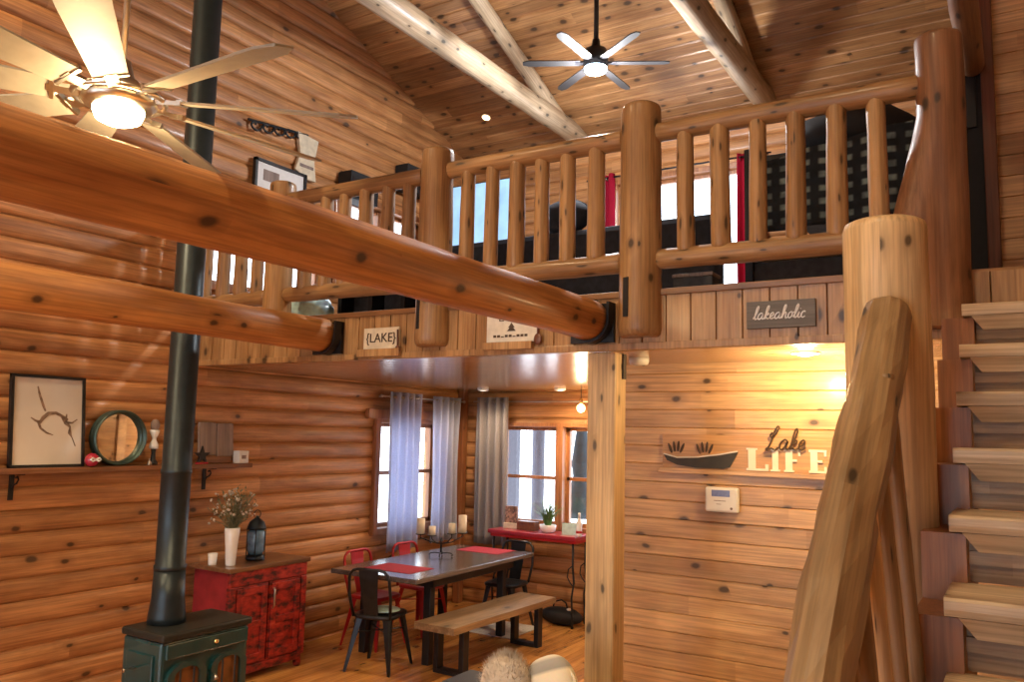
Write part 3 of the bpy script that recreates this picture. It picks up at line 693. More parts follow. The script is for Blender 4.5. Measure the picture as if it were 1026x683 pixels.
# ------------------------------------------------------------------ wood stove and pipe
SX, SYv = -4.24, 3.26
t = thing('wood_stove', 'dark green enamelled wood stove with two arched glass doors', 'stove', (SX, SYv, 0))
hx, hy = .178, .30     # half depth (x), half width (y); the front looks along +x
obj('body', B(-hx, hx, -hy, hy, .14, .755, bevel=.02), 'stove', t)
bm = B(-hx-.01, hx+.02, -hy-.008, hy+.01, .755, .80, bevel=.012); o = obj('top_plate', bm, 'stoveblack', t)
bm = bmesh.new(); box(bm, hx, hx+.022, -hy+.02, hy-.02, .66, .745, bevel=.008); obj('front_panel', bm, 'stove', t)
bm = bmesh.new(); box(bm, -hx+.06, hx-.06, -hy-.012, -hy+.004, .2, .68, bevel=.006); obj('side_panel', bm, 'stove', t)
obj('base_plate', B(-hx-.02, hx+.05, -hy-.02, hy+.02, .10, .145, bevel=.01), 'stove', t)
for sy in (-1, 1):
    for sx in (-1, 1):
        bm = T([(sx*(hx-.04), sy*(hy-.05), .11), (sx*(hx-.02), sy*(hy-.03), .05), (sx*(hx-.0), sy*(hy-.01), 0)], [.032, .024, .03], 10); obj('leg', bm, 'stove', t, True)
for sy in (-1, 1):
    ya, yb = (.015, hy-.03) if sy > 0 else (-hy+.03, -.015)
    def arch(y0, y1, z0, zs, ins=0):
        y0 += ins; y1 -= ins; z0 += ins; R_ = (y1-y0)/2; c = (y0+y1)/2
        return [(y0, z0), (y1, z0)]+[(c+R_*math.cos(PI*i/14), zs+R_*.55*math.sin(PI*i/14)) for i in range(15)]
    A = arch(ya, yb, .2, .56); I = arch(ya, yb, .2, .56, .045)
    bm = bmesh.new()
    for (x0, x1) in ((hx, hx+.03),):
        va = [[bm.verts.new((x, y, z)) for (y, z) in P_] for x in (x0, x1) for P_ in (A, I)]; n = len(A)
        for i in range(n):
            j = (i+1) % n
            bm.faces.new((va[2][i], va[2][j], va[3][j], va[3][i])); bm.faces.new((va[0][i], va[0][j], va[2][j], va[2][i])); bm.faces.new((va[1][i], va[3][i], va[3][j], va[1][j])); bm.faces.new((va[0][i], va[1][i], va[1][j], va[0][j]))
    d = obj('door', bm, 'stove', t)
    obj('stove_glass', PR(arch(ya, yb, .2, .56, .043), 'X', hx+.006, hx+.012), 'reflectglass', d)
    bm = bmesh.new(); c = (ya+yb)/2
    for q in (-.045, .045): tube(bm, [(hx+.026, c+q, .25), (hx+.026, c+q, .60)], .006, 6)
    tube(bm, [(hx+.026, ya+.04, .43), (hx+.026, yb-.04, .43)], .006, 6); obj('door_grille', bm, 'stoveblack', d)
    if sy > 0: obj('door_knob', T([(hx+.03, .03, .52), (hx+.05, .03, .52), (hx+.06, .03, .50)], [.008, .008, .014], 10), 'nickel', d, True)
obj('knob', LT([(.006, 0), (.014, .01), (.016, .022), (.006, .032)], 12), 'brass', t, True).matrix_local = Matrix.Translation((hx+.022, .03, .71)) @ Matrix.Rotation(PI/2, 4, 'Y')
obj('damper_handle', T([(-.02, -hy, .60), (-.02, -hy-.08, .60), (-.02, -hy-.09, .60)], [.006, .006, .012], 8), 'nickel', t, True)
px, py = -4.31, 3.16
t = thing('stove_pipe', 'tall black stove pipe rising from the green stove through the roof', 'pipe', (px, py, .80))
H_ = roofz(py)-.8
obj('lower_pipe', LT([(.108, 0), (.106, .04), (.093, .14), (.088, .30)], 32), 'pipe', t, True)
obj('upper_pipe', LT([(.082, .30), (.092, .305), (.092, .33), (.085, .335), (.085, .86), (.089, .865), (.089, .885), (.085, .89), (.085, H_+.05)], 32), 'pipe', t, True)

# ------------------------------------------------------------------ red cabinet and what stands on it
CX, CY0, CY1 = -5.15, 4.30, 5.09
t = thing('cabinet', 'distressed red wooden cabinet with two doors against the log wall', 'cabinet', ((XL+CX)/2+.03, (CY0+CY1)/2, 0))
o0 = Vector(((XL+CX)/2+.03, (CY0+CY1)/2, 0))
def cab(name, mat, *a, parent=None, **k):
    bm = B(*a, **k); shift(bm, -o0); return obj(name, bm, mat, parent or t)
XB = XL+.06
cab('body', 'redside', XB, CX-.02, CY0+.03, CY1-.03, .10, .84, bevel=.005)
cab('top_board', 'cabtop', XB, CX+.03, CY0-.02, CY1+.02, .84, .875, bevel=.006)
cab('front_rail', 'red', CX-.025, CX+.012, CY0+.0, CY1-.0, .73, .84, bevel=.008)
cab('plinth', 'red', CX-.03, CX+.006, CY0+.02, CY1-.02, .06, .12, bevel=.005)
ym = (CY0+CY1)/2
for sy in (0, 1):
    ya, yb = (CY0+.055, ym-.006) if sy == 0 else (ym+.006, CY1-.055)
    d = cab('door', 'red', CX-.022, CX, ya, yb, .125, .725, bevel=.004)
    bm = bmesh.new()
    for (a, b, c, e) in ((ya+.015, ya+.07, .14, .71), (yb-.07, yb-.015, .14, .71), (ya+.07, yb-.07, .14, .2), (ya+.07, yb-.07, .40, .45), (ya+.07, yb-.07, .65, .71)):
        box(bm, CX, CX+.014, a, b, c, e, bevel=.004)
    shift(bm, -o0); obj('door_moulding', bm, 'red', d)
    if sy == 1:
        bm = T([(CX+.012, ya+.03, .52), (CX+.03, ya+.03, .54), (CX+.03, ya+.03, .66), (CX+.012, ya+.03, .68)], .008); shift(bm, -o0); obj('door_handle', bm, 'nickel', d, True)
for (a, b) in ((CY0, CY0+.06), (CY1-.06, CY1)):
    bm = bmesh.new(); box(bm, CX-.03, CX+.014, a, b, .10, .73, bevel=.006); shift(bm, -o0); obj('stile', bm, 'red', t)
    for x in (XB+.04, CX-.03):
        bm = LT([(.025, 0), (.034, .03), (.028, .07), (.032, .105)], 14, x, (a+b)/2); shift(bm, -o0); obj('foot', bm, 'red', t, True)
ZT = .875
t = thing('flower_vase', 'tall white vase of dried flowers on the red cabinet', 'vase', (-5.27, 4.40, ZT))
obj('vase', LT([(.036, 0), (.038, .01), (.046, .14), (.060, .285), (.057, .29), (.045, .26)], 20), 'porcelain', t, True)
bs, bl, bf = bmesh.new(), bmesh.new(), bmesh.new()
for i in range(110):
    a = rnd.uniform(0, 2*PI); sp = rnd.uniform(.02, .19); h = rnd.uniform(.06, .34)*(1-sp*1.4)
    p = [(0.01*math.cos(a), .01*math.sin(a), .25), (sp*.5*math.cos(a), sp*.5*math.sin(a), .29+h*.5), (sp*math.cos(a), sp*math.sin(a), .29+h)]
    tube(bs, p, .0016, 4)
    if i % 2:
        for q in range(7):
            b_ = Vector(p[1]).lerp(Vector(p[2]), q/6); dv = Vector((rnd.uniform(-1, 1), rnd.uniform(-1, 1), rnd.uniform(-.2, 1))).normalized()*.035; sd = dv.cross(Vector((0, .3, 1))).normalized()*.007
            bl.faces.new([bl.verts.new(c) for c in (b_, b_+dv*.5+sd, b_+dv, b_+dv*.5-sd)])
    else:
        for q in range(2):
            m4 = Matrix.Translation(Vector(p[2])+Vector((rnd.uniform(-.02, .02), rnd.uniform(-.02, .02), rnd.uniform(-.03, .01)))) @ Matrix.Scale(rnd.uniform(.006, .012), 4)
            bmesh.ops.create_icosphere(bf, subdivisions=1, radius=1, matrix=m4)
obj('stems', bs, 'dryleaf', t); obj('leaves', bl, 'dryleaf', t); obj('flower_heads', bf, 'flower', t)
t = thing('lantern', 'blue glass lantern with a dark domed lid on the red cabinet', 'lantern', (-5.36, 4.72, ZT)); t.scale = (1.15, 1.15, 1.15)
obj('base', LT([(.065, 0), (.068, .012), (.06, .03), (.05, .04)], 20), 'bluelantern', t, True)
obj('lantern_glass', LT([(.052, .04), (.06, .07), (.06, .19), (.05, .215)], 20), 'blueglass', t, True)
bm = bmesh.new()
for i in range(4): a = PI/4+i*PI/2; tube(bm, [(.062*math.cos(a), .062*math.sin(a), .02), (.062*math.cos(a), .062*math.sin(a), .215)], .004, 6)
obj('cage', bm, 'bluelantern', t, True)
obj('lid', LT([(.068, .212), (.066, .225), (.052, .262), (.024, .285), (.012, .292), (.012, .305)], 20), 'bluelantern', t, True)
bm = bmesh.new(); tube(bm, [(0, .03*math.cos(a), .315+.03*math.sin(a)) for a in [2*PI*i/14 for i in range(15)]], .003, 6, False); obj('ring_handle', bm, 'bluelantern', t, True)
t = thing('white_cup', 'small white candle cup on the red cabinet beside the stove pipe', 'candle', (-5.40, 4.335, ZT))
obj('cup', LT([(.03, 0), (.031, .004), (.037, .088), (.034, .088), (.031, .07)], 20), 'porcelain', t, True)
obj('wax', LT([(.0312, .06), (.0305, .075)], 20), 'wax', t)

# ------------------------------------------------------------------ shelf on the log wall
SHZ, SH0 = 1.648, 1.2
t = thing('wall_shelf', 'long dark wooden shelf on iron brackets on the log wall', 'shelf', (XL, 3.2, SHZ))
bm = B(0.0, .21, SH0-3.2, 4.72-3.2, -.035, 0, bevel=.004); obj('board', bm, 'shelf', t)
for y in (2.89, 4.38, 1.5):
    bm = bmesh.new(); box(bm, .03, .045, y-3.2-.014, y-3.2+.014, -.21, -.035); box(bm, .03, .17, y-3.2-.014, y-3.2+.014, -.043, -.035)
    tube(bm, [(.045+.0, y-3.2, -.14), (.07, y-3.2, -.11), (.10, y-3.2, -.10), (.12, y-3.2, -.075), (.105, y-3.2, -.055), (.085, y-3.2, -.065)], .006, 6)
    o = obj('bracket', bm, 'black', t); o['label'] = 'scrolled black iron bracket'
def on_shelf(y, dx=.1): return (XL+dx, y, SHZ)
# antler picture leaning against the wall
t = thing('antler_picture', 'black framed antler print leaning on the shelf', 'picture', on_shelf(3.07, .11)); t.rotation_euler = (0, math.radians(-6), 0)
w, h = .25, .615
bm = bmesh.new()
for a in ((-w, -w+.018, 0, h), (w-.018, w, 0, h), (-w, w, 0, .018), (-w, w, h-.018, h)): box(bm, -.012, .018, a[0], a[1], a[2], a[3])
obj('frame', bm, 'black', t)
obj('print', B(-.008, .004, -w+.016, w-.016, .016, h-.016), 'canvas', t)
def flat_stroke(bm, pts, ws, x):
    L_, R_ = [], []
    for i, p in enumerate(pts):
        d = Vector(pts[min(i+1, len(pts)-1)])-Vector(pts[max(i-1, 0)]); n_ = Vector((-d[1], d[0])).normalized()*ws[i]
        L_.append((p[0]+n_[0], p[1]+n_[1])); R_.append((p[0]-n_[0], p[1]-n_[1]))
    for i in range(len(pts)-1):
        q = [bm.verts.new((xx, u, v)) for xx in (x, x+.002) for (u, v) in (L_[i], L_[i+1], R_[i+1], R_[i])]
        for f in ((3, 2, 1, 0), (4, 5, 6, 7), (0, 1, 5, 4), (1, 2, 6, 5), (2, 3, 7, 6), (3, 0, 4, 7)): bm.faces.new([q[j] for j in f])
bm = bmesh.new()
for pts, ws in (([(-.075, .54), (-.06, .48), (-.035, .41), (-.02, .375)], [.004, .008, .008, .005]),
                ([(-.115, .33), (-.085, .31), (-.055, .30), (-.035, .33), (.0, .36), (.05, .365), (.10, .34), (.135, .32)], [.003, .007, .012, .013, .012, .010, .010, .006]),
                ([(-.07, .31), (-.05, .26), (-.01, .23), (.035, .215)], [.009, .008, .006, .002]),
                ([(.09, .345), (.12, .30), (.15, .27)], [.008, .014, .006]), ([(.12, .30), (.165, .30), (.20, .325)], [.009, .006, .003]), ([(.12, .31), (.125, .36)], [.008, .004]),
                ([(.15, .28), (.148, .23), (.165, .20), (.19, .14)], [.004, .012, .003, .003])):
    flat_stroke(bm, pts, ws, .004)
obj('antler_drawing', bm, 'ink', t)
# round mirror with deep rim
t = thing('round_mirror', 'round mirror in a deep dark green rim on the shelf', 'mirror', on_shelf(3.585, .095), math.radians(-3.0))
R_ = .20
def disc(prof, n=40):
    bm = bmesh.new(); lathe(bm, prof, n); bmesh.ops.rotate(bm, verts=bm.verts[:], cent=(0, 0, 0), matrix=Matrix.Rotation(PI/2, 3, 'Y')); shift(bm, (0, 0, R_)); return bm
obj('rim', disc([(R_*.90, -.05), (R_*.97, -.055), (R_, -.045), (R_, -.02), (R_*.97, -.015), (R_*.97, .005), (R_, .01), (R_, .025), (R_*.97, .035), (R_*.93, .035), (R_*.90, .025), (R_*.90, .0), (R_*.865, .008), (R_*.865, -.02), (R_*.83, -.03)]), 'teal', t, True)
obj('mirror_glass', disc([(R_*.86, -.029), (R_*.86, -.022)]), 'mirror', t)
t = thing('red_ornament', 'small red ball with a white bow in front of the round mirror', 'ornament', on_shelf(3.345, .17))
bm = bmesh.new(); bmesh.ops.create_uvsphere(bm, u_segments=20, v_segments=14, radius=.048, matrix=Matrix.Translation((0, 0, .047))); obj('ball', bm, 'redball', t, True)
bm = bmesh.new()
for s in (-1, 1): tube(bm, [(.047, 0, .05), (.05, s*.025, .062), (.048, s*.038, .052), (.05, s*.022, .04), (.047, 0, .05)], .007, 6)
obj('bow', bm, 'porcelain', t, True)
t = thing('white_figurine', 'slim white and dark figurine on the shelf beside the stove pipe', 'figurine', on_shelf(3.865, .1))
obj('base', LT([(.035, 0), (.035, .02), (.018, .04), (.014, .09), (.02, .12)], 14), 'iron', t, True)
obj('waist', LT([(.034, .12), (.034, .15), (.016, .185), (.016, .20), (.036, .245), (.036, .26)], 14), 'porcelain', t, True)
obj('head', LT([(.02, .26), (.032, .275), (.034, .31), (.02, .335), (.006, .34)], 14), 'greywood', t, True)
t = thing('small_bell', 'tiny silver bell on the shelf beside the white figurine', 'ornament', on_shelf(3.79, .17))
obj('bell', LT([(.018, 0), (.016, .015), (.01, .03), (.004, .036)], 12), 'nickel', t, True); obj('loop', T([(0, 0, .034), (0, 0, .05)], .003, 6), 'nickel', t)
t = thing('wood_plaque', 'grey-brown wooden plaque with a raised curved shape on the shelf', 'plaque', on_shelf(4.455, .075)); t.rotation_euler = (0, math.radians(-5), 0)
bm = bmesh.new()
box(bm, -.012, .012, -.17, .0, .06, .33, bevel=.01); box(bm, -.012, .012, .005, .17, .05, .325, bevel=.01); obj('board', bm, 'greywood', t)
bm = bmesh.new(); flat_stroke(bm, [(.03, .12), (.035, .2), (.05, .26), (.09, .285), (.13, .25), (.14, .17)], [.018]*6, .012); obj('raised_curve', bm, 'greywood', t)
obj('stand', B(-.04, .035, -.13, .13, 0, .055, bevel=.006), 'shelf', t)
t = thing('star_ornament', 'dark star ornament on the shelf in front of the wooden plaque', 'ornament', on_shelf(4.27, .14))
poly = [((.075 if i % 2 == 0 else .03)*math.sin(PI*i/5), .065+(.075 if i % 2 == 0 else .03)*math.cos(PI*i/5)) for i in range(10)]
obj('star', PR(poly, 'X', -.008, .008), 'black', t); obj('base', B(-.02, .02, -.045, .045, 0, .014), 'redball', t)
t = thing('white_block', 'small white cube block on the shelf end', 'block', on_shelf(4.66, .13))
obj('block', B(-.04, .04, -.048, .048, 0, .10, bevel=.004), 'white', t)
obj('printed_mark', B(.04, .0415, -.025, .02, .035, .065), 'greywood', t)

# ------------------------------------------------------------------ dining set
RZ = math.radians(1.2)
TX, TY = -4.645, 6.29
t = thing('dining_table', 'long dark dining table with a glossy top by the windows', 'table', (TX, TY, 0), RZ)
obj('tabletop', B(-.455, .455, -.975, .975, .722, .762, bevel=.006), 'table', t)
bm = bmesh.new()
for a in ((-.40, .40, -.66, -.63), (-.40, .40, .63, .66), (-.40, -.37, -.66, .66), (.37, .40, -.66, .66)): box(bm, a[0], a[1], a[2], a[3], .65, .725)
obj('apron', bm, 'black', t)
for sx in (-.42, .27):
    for sy in (-.58, .60): obj('leg', B(sx-.035+.035, sx+.07, sy-.035, sy+.035, 0, .725, bevel=.004), 'black', t)
def on_table(u, v, z=.762): p = Matrix.Rotation(RZ, 3, 'Z') @ Vector((u, v, 0)); return (TX+p.x, TY+p.y, z)
for (u, v, lab) in ((.0, -.62, 'red cloth placemat at the near end of the dining table'), (.0, .78, 'red cloth placemat at the far end of the dining table')):
    t = thing('placemat', lab, 'placemat', on_table(u, v), RZ, 'red placemats on the dining table')
    obj('mat_cloth', B(-.24, .24, -.17, .17, 0, .004, bevel=.001), 'mat', t)
    bm = bmesh.new()
    for s in (-1, 1):
        for i in range(24): box(bm, s*.24-.0 if s > 0 else -.255, .255 if s > 0 else -.24, -.165+i*.0143, -.160+i*.0143, .001, .003)
    o = obj('fringe', bm, 'mat', t)
t = thing('candle_holder', 'black iron candle holder with five cream candles on the dining table', 'candle holder', on_table(-.12, .17), math.radians(30))
bm = bmesh.new(); tube(bm, [(0, 0, .02), (0, 0, .13), (0, 0, .17)], [.010, .008, .012], 8)
for i in range(4):
    a = i*PI/2; c, s = math.cos(a), math.sin(a); tube(bm, [(.0, 0, .03), (.06*c, .06*s, .035), (.10*c, .10*s, .03), (.115*c, .115*s, .012), (.10*c, .10*s, .007)], .006, 6)
obj('base', bm, 'iron', t, True)
for i, (u, zz, hh, rr) in enumerate(((-.20, .20, .15, .040), (-.09, .19, .09, .034), (0, .185, .0, 0), (.10, .21, .10, .034), (.20, .22, .17, .040))):
    bm = bmesh.new(); tube(bm, [(0, 0, .12), (u*.5, 0, .115+.02*abs(u)*5), (u, 0, zz-.03), (u, 0, zz)], .006, 6)
    ar = obj('arm', bm, 'iron', t, True)
    if hh:
        lathe_b = LT([(.012, zz-.005), (.046, zz), (.048, zz+.008)], 14, u, 0); obj('drip_pan', lathe_b, 'iron', ar, True)
        obj('candle', LT([(rr, zz+.006), (rr, zz+hh), (rr*.7, zz+hh-.004), (.002, zz+hh-.006)], 14, u, 0), 'wax', ar, True)
# bench
t = thing('dining_bench', 'live-edge wooden bench on black loop legs beside the dining table', 'bench', (-4.0, 6.17, 0), math.radians(-1))
bm = bmesh.new(); n = 24; A, Bv = [], []
for i in range(n+1):
    y = -.80+1.60*i/n; e = .012*noise.noise((y*3, 1, 0)); g = .014*noise.noise((y*3, 7, 0)); A.append((-.2+e, y)); Bv.append((.2+g, y))
prism(bm, A+Bv[::-1], 'Z', .372, .425); obj('seat_plank', bm, 'bench', t)
for y in (-.56, .60):
    bm = bmesh.new()
    box(bm, -.15, -.105, y-.04, y+.04, 0, .372, bevel=.003); box(bm, .105, .15, y-.04, y+.04, 0, .372, bevel=.003); box(bm, -.105, .105, y-.04, y+.04, 0, .035); box(bm, -.105, .105, y-.04, y+.04, .345, .372)
    obj('leg', bm, 'black', t)
# metal chairs
def metal_chair(mat, label, group, matl=None):
    t = thing('metal_chair', label, 'chair', (0, 0, 0), 0, group)
    bm = bmesh.new(); n = 28; pts = []
    def sq(a, r, p=5): c, s = math.cos(a), math.sin(a); k = (abs(c)**p+abs(s)**p)**(-1/p); return (r*k*c, r*k*s)
    rings = []
    for (r, z) in ((.178, .415), (.186, .425), (.185, .442), (.175, .45), (.15, .446), (.06, .440)):
        rings.append([bm.verts.new((*sq(2*PI*i/n, r), z)) for i in range(n)])
    for a, b in zip(rings, rings[1:]):
        for i in range(n): bm.faces.new((a[i], a[(i+1) % n], b[(i+1) % n], b[i]))
    bm.faces.new(rings[-1]); bm.faces.new(rings[0][::-1]); obj('seat', bm, matl or mat, t, True)
    for sx in (-1, 1):
        for sy in (-1, 1):
            bm = bmesh.new(); top = Vector((sx*.150, sy*.150, .42)); bot = Vector((sx*.205, sy*(.205 if sy > 0 else .225), 0))
            w0, w1 = .060, .02
            rows = []
            for q in range(6):
                f = q/5; c = top.lerp(bot, f); w = w0+(w1-w0)*f; ex = Vector((-sx, 0, 0))*w; ey = Vector((0, -sy, 0))*w
                rows.append([bm.verts.new(v) for v in (c+ex, c+ex*.3+Vector((sx, sy, 0))*.006, c+ey*.3+Vector((sx, sy, 0))*.006, c+ey, c+ey*.3-Vector((sx, sy, 0))*.004, c+ex*.3-Vector((sx, sy, 0))*.004)])
            for a, b in zip(rows, rows[1:]):
                for i in range(6): bm.faces.new((a[i], a[(i+1) % 6], b[(i+1) % 6], b[i]))
            bm.faces.new(rows[0]); bm.faces.new(rows[-1][::-1]); obj('leg', bm, mat, t)
    bm = bmesh.new(); pts = [(-.165, -.165, .43), (-.185, -.21, .60), (-.18, -.235, .74)]+[(-.18+.08*(1-math.cos(q))-.0, -.235-.012*math.sin(q), .74+.08*math.sin(q)) for q in (PI/6, PI/3, PI/2)]
    pts = pts+[(-x, y, z) for x, y, z in pts[::-1]]; tube(bm, pts, .013, 8); obj('back_frame', bm, mat, t, True)
    bm = bmesh.new(); rows = []
    for (z, y, w) in ((.44, -.17, .062), (.6, -.213, .07), (.74, -.24, .082), (.822, -.25, .088)): rows.append([bm.verts.new(v) for v in ((-w, y, z), (w, y, z), (w, y-.005, z), (-w, y-.005, z))])
    for a, b in zip(rows, rows[1:]):
        for i in range(4): bm.faces.new((a[i], a[(i+1) % 4], b[(i+1) % 4], b[i]))
    bm.faces.new(rows[0]); bm.faces.new(rows[-1]); obj('back_panel', bm, mat, t)
    bm = bmesh.new(); tube(bm, [(-.155, -.155, .30), (.155, .155, .30)], .006, 6); tube(bm, [(.155, -.155, .30), (-.155, .155, .30)], .006, 6); obj('brace', bm, mat, t)
    return t
ch = metal_chair('gun', 'dark gunmetal chair at the near end of the dining table', 'dark metal chairs'); ch.location = (-4.60, 5.42, 0); ch.rotation_euler = (0, 0, math.radians(14))
dup(ch, (-4.52, 7.25, 0), math.radians(183), 'dark metal chair at the far end of the dining table by the console', 'dark metal chairs')
rc = metal_chair('redmetal', 'red metal chair on the wall side of the dining table, nearer one', 'red metal chairs'); rc.location = (-5.12, 5.95, 0); rc.rotation_euler = (0, 0, math.radians(-90))
dup(rc, (-5.11, 6.62, 0), math.radians(-93), 'red metal chair on the wall side of the dining table, under the window', 'red metal chairs')
t = thing('seat_reflection', 'pale blue pad standing in for a reflection on the near dark metal chair', 'cushion', (-4.60, 5.42, .449), math.radians(14))  # pad shaped and coloured for a pale blue reflection on the seat
bm = bmesh.new(); bmesh.ops.create_uvsphere(bm, u_segments=24, v_segments=12, radius=1, matrix=Matrix.Translation((0.02, .0, .018)) @ Matrix.Diagonal((.14, .13, .02, 1))); obj('pad', bm, 'bag', t, True)
bm = bmesh.new(); tube(bm, [(.02+.14*math.cos(a), .13*math.sin(a), .018) for a in [2*PI*i/24 for i in range(25)]], .004, 6, False); obj('piping', bm, 'bag', t, True)
tag(obj('floor_rug', B(-.40, .40, -.36, .22, 0, .008, bevel=.003), 'rug', loc=(-4.62, 7.22, 0)), 'pale grey mat on the floor at the far end of the dining table', 'rug')

# console by the back window
CZ = .91
t = thing('console_table', 'narrow red console table on curled iron legs under the back window', 'console table', (-4.40, 7.73, 0))
obj('top', B(-.56, .50, -.18, .19, CZ-.04, CZ, bevel=.006), 'redtop', t)
obj('apron', B(-.53, .50, -.165, .17, CZ-.07, CZ-.04), 'redmetal', t)
for sx in (-.50, .46):
    for sy in (-.14, .14):
        bm = bmesh.new(); tube(bm, [(sx, sy, CZ-.07), (sx, sy, .6), (sx+.015, sy, .45), (sx-.01, sy, .3), (sx, sy, .12), (sx, sy, 0)], [.012, .011, .010, .010, .011, .014], 8)
        tube(bm, [(sx-.0, sy, .62), (sx-.05*(1 if sx > 0 else -1), sy, .58), (sx-.06*(1 if sx > 0 else -1), sy, .50), (sx-.03*(1 if sx > 0 else -1), sy, .45), (sx, sy, .42)], .006, 6)
        obj('leg', bm, 'iron', t, True)
def on_con(x, y): return (x, y, CZ)
t = thing('photo_block', 'small dark picture block at the left end of the red console', 'picture', on_con(-4.80, 7.78)); 
obj('block', B(-.075, .075, -.015, .015, 0, .24, bevel=.003), 'photo', t); obj('ledge', B(-.085, .085, -.03, .02, 0, .06, bevel=.003), 'cream', t)
t = thing('wooden_box', 'low brown wooden box on the red console between picture and plant', 'box', on_con(-4.58, 7.76))
obj('box_body', B(-.11, .11, -.05, .05, 0, .075, bevel=.004), 'shelf', t); obj('lid', B(-.115, .115, -.055, .055, .075, .095, bevel=.004), 'shelf', t)
t = thing('potted_grass', 'small white pot of green grass on the red console', 'plant', on_con(-4.32, 7.74)); t.scale = (1.35, 1.35, 1.35)
obj('pot', LT([(.045, 0), (.06, .01), (.068, .055), (.06, .06), (.055, .05)], 18), 'porcelain', t, True)
bm = bmesh.new()
for i in range(170):
    a = rnd.uniform(0, 2*PI); sp = rnd.uniform(.01, .17); h = rnd.uniform(.13, .24); w = .0045; c, s = math.cos(a), math.sin(a)
    q = []
    for f in (0, .4, .75, 1): rr = .025*rnd.random()*0+.02+sp*f*f; q.append((Vector((rr*c, rr*s, .05+h*f-sp*.25*f*f)), w*(1-f*.9)))
    for (pa, wa), (pb, wb) in zip(q, q[1:]):
        sd = Vector((-s, c, 0)); bm.faces.new([bm.verts.new(v) for v in (pa-sd*wa, pa+sd*wa, pb+sd*wb, pb-sd*wb)])
obj('grass', bm, 'leaf', t)
t = thing('blue_card', 'pale blue-green standing card near the right end of the red console', 'card', on_con(-4.03, 7.68)); t.rotation_euler = (math.radians(-9), 0, math.radians(12))
obj('card', B(-.085, .085, 0, .008, 0, .12), 'tealbook', t); obj('easel', B(-.01, .01, .008, .05, 0, .05), 'white', t)
t = thing('lotion_bottle', 'white bottle with red bands at the right end of the red console', 'bottle', on_con(-3.91, 7.66))
obj('body', LT([(.03, 0), (.032, .01), (.032, .13), (.015, .17), (.012, .19)], 16), 'porcelain', t, True); obj('band', LT([(.0325, .03), (.0325, .055)], 16), 'redmetal', t, True); obj('cap', LT([(.014, .185), (.015, .23), (.01, .235)], 12), 'white', t, True)
t = thing('tote_bag', 'black bag with a white patch on the floor under the red console', 'bag', (-4.12, 7.70, 0))
bm = bmesh.new(); bmesh.ops.create_uvsphere(bm, u_segments=20, v_segments=12, radius=1, matrix=Matrix.Translation((0, 0, .085)) @ Matrix.Diagonal((.24, .12, .09, 1)))
for v in bm.verts: v.co.z = max(0, v.co.z); v.co += Vector((noise.noise(v.co*9)*.02, 0, 0))
obj('bag_body', bm, 'blackmatte', t, True); obj('white_patch', LT([(.03, 0), (.03, .012), (.02, .018)], 12, .10, 0), 'white', t, True).location = (0, -.02, .155)
bm = bmesh.new(); tube(bm, [(-.1, 0, .16), (-.08, 0, .22), (0, 0, .245), (.05, 0, .22), (.07, 0, .16)], .008, 6); obj('strap', bm, 'blackmatte', t, True)

# ------------------------------------------------------------------ curtains
def curtain_y(y0, y1, z0, z1, x, lab, mat, group, folds=5, gather=.0, seed=0):
    t = thing('curtain', lab, 'curtain', (x, (y0+y1)/2, z0), 0, group); bm = bmesh.new(); n, m = folds*10, 16; g = []
    for j in range(m+1):
        f = j/m; row = []
        for i in range(n+1):
            u = i/n; y = (u-.5)*(y1-y0)*(1-.12*math.sin(f*PI)*gather); amp = .035+.012*math.sin(seed+i*.7)
            row.append(bm.verts.new((amp*math.sin(u*folds*2*PI+seed)+.01*math.sin(f*4+u*9), y, f*(z1-z0))))
        g.append(row)
    for a, b in zip(g, g[1:]):
        for i in range(n): bm.faces.new((a[i], a[i+1], b[i+1], b[i]))
    o = obj('panel', bm, mat, t, True); md = o.modifiers.new('s', 'SOLIDIFY'); md.thickness = .003
    bm = bmesh.new()
    for i in range(folds*2):
        yy = ((i+.5)/(folds*2)-.5)*(y1-y0); q = 12
        tube(bm, [(.02*math.cos(2*PI*k/q), yy, z1-z0-.05+.02*math.sin(2*PI*k/q)) for k in range(q+1)], .003, 5, False)
    obj('grommets', bm, 'nickel', t); return t
curtain_y(6.50, 7.02, .72, 2.34, XL+.14, 'sheer blue-white curtain panel, left one at the dining side window', 'curtain', 'curtains by the dining table', 4, seed=1)
curtain_y(7.24, 7.74, .74, 2.33, XL+.14, 'sheer blue-white curtain panel, right one at the dining side window', 'curtain', 'curtains by the dining table', 4, .6, seed=2)
c3 = curtain_y(-.215, .215, .70, 2.345, 0, 'grey curtain panel hanging beside the back window above the console', 'curtaingrey', 'curtains by the dining table', 4, seed=3)
c3.location = (-5.14, YB-.14, .70); c3.rotation_euler = (0, 0, PI/2)
t = thing('curtain_rod', 'thin nickel curtain rod over the dining side window', 'curtain rod', (XL+.14, 7.1, 2.29))
obj('rod', T([(0, -.72, 0), (0, .74, 0)], .008, 10), 'nickel', t, True)
bm = bmesh.new()
for y in (-.72, .74): bmesh.ops.create_uvsphere(bm, u_segments=10, v_segments=8, radius=.017, matrix=Matrix.Translation((0, y, 0)))
obj('finial', bm, 'nickel', t, True); bm = bmesh.new(); box(bm, -.12, 0, -.62, -.605, -.008, .008); box(bm, -.12, 0, .66, .675, -.008, .008); obj('bracket', bm, 'nickel', t)
t = thing('curtain_rod', 'thin nickel curtain rod over the back dining window', 'curtain rod', (-4.5, YB-.14, 2.295))
obj('rod', T([(-.9, 0, 0), (1.1, 0, 0)], .008, 10), 'nickel', t, True); bm = bmesh.new(); box(bm, -.60, -.585, 0, .12, -.008, .008); box(bm, 1.0, 1.015, 0, .12, -.008, .008); obj('bracket', bm, 'nickel', t)
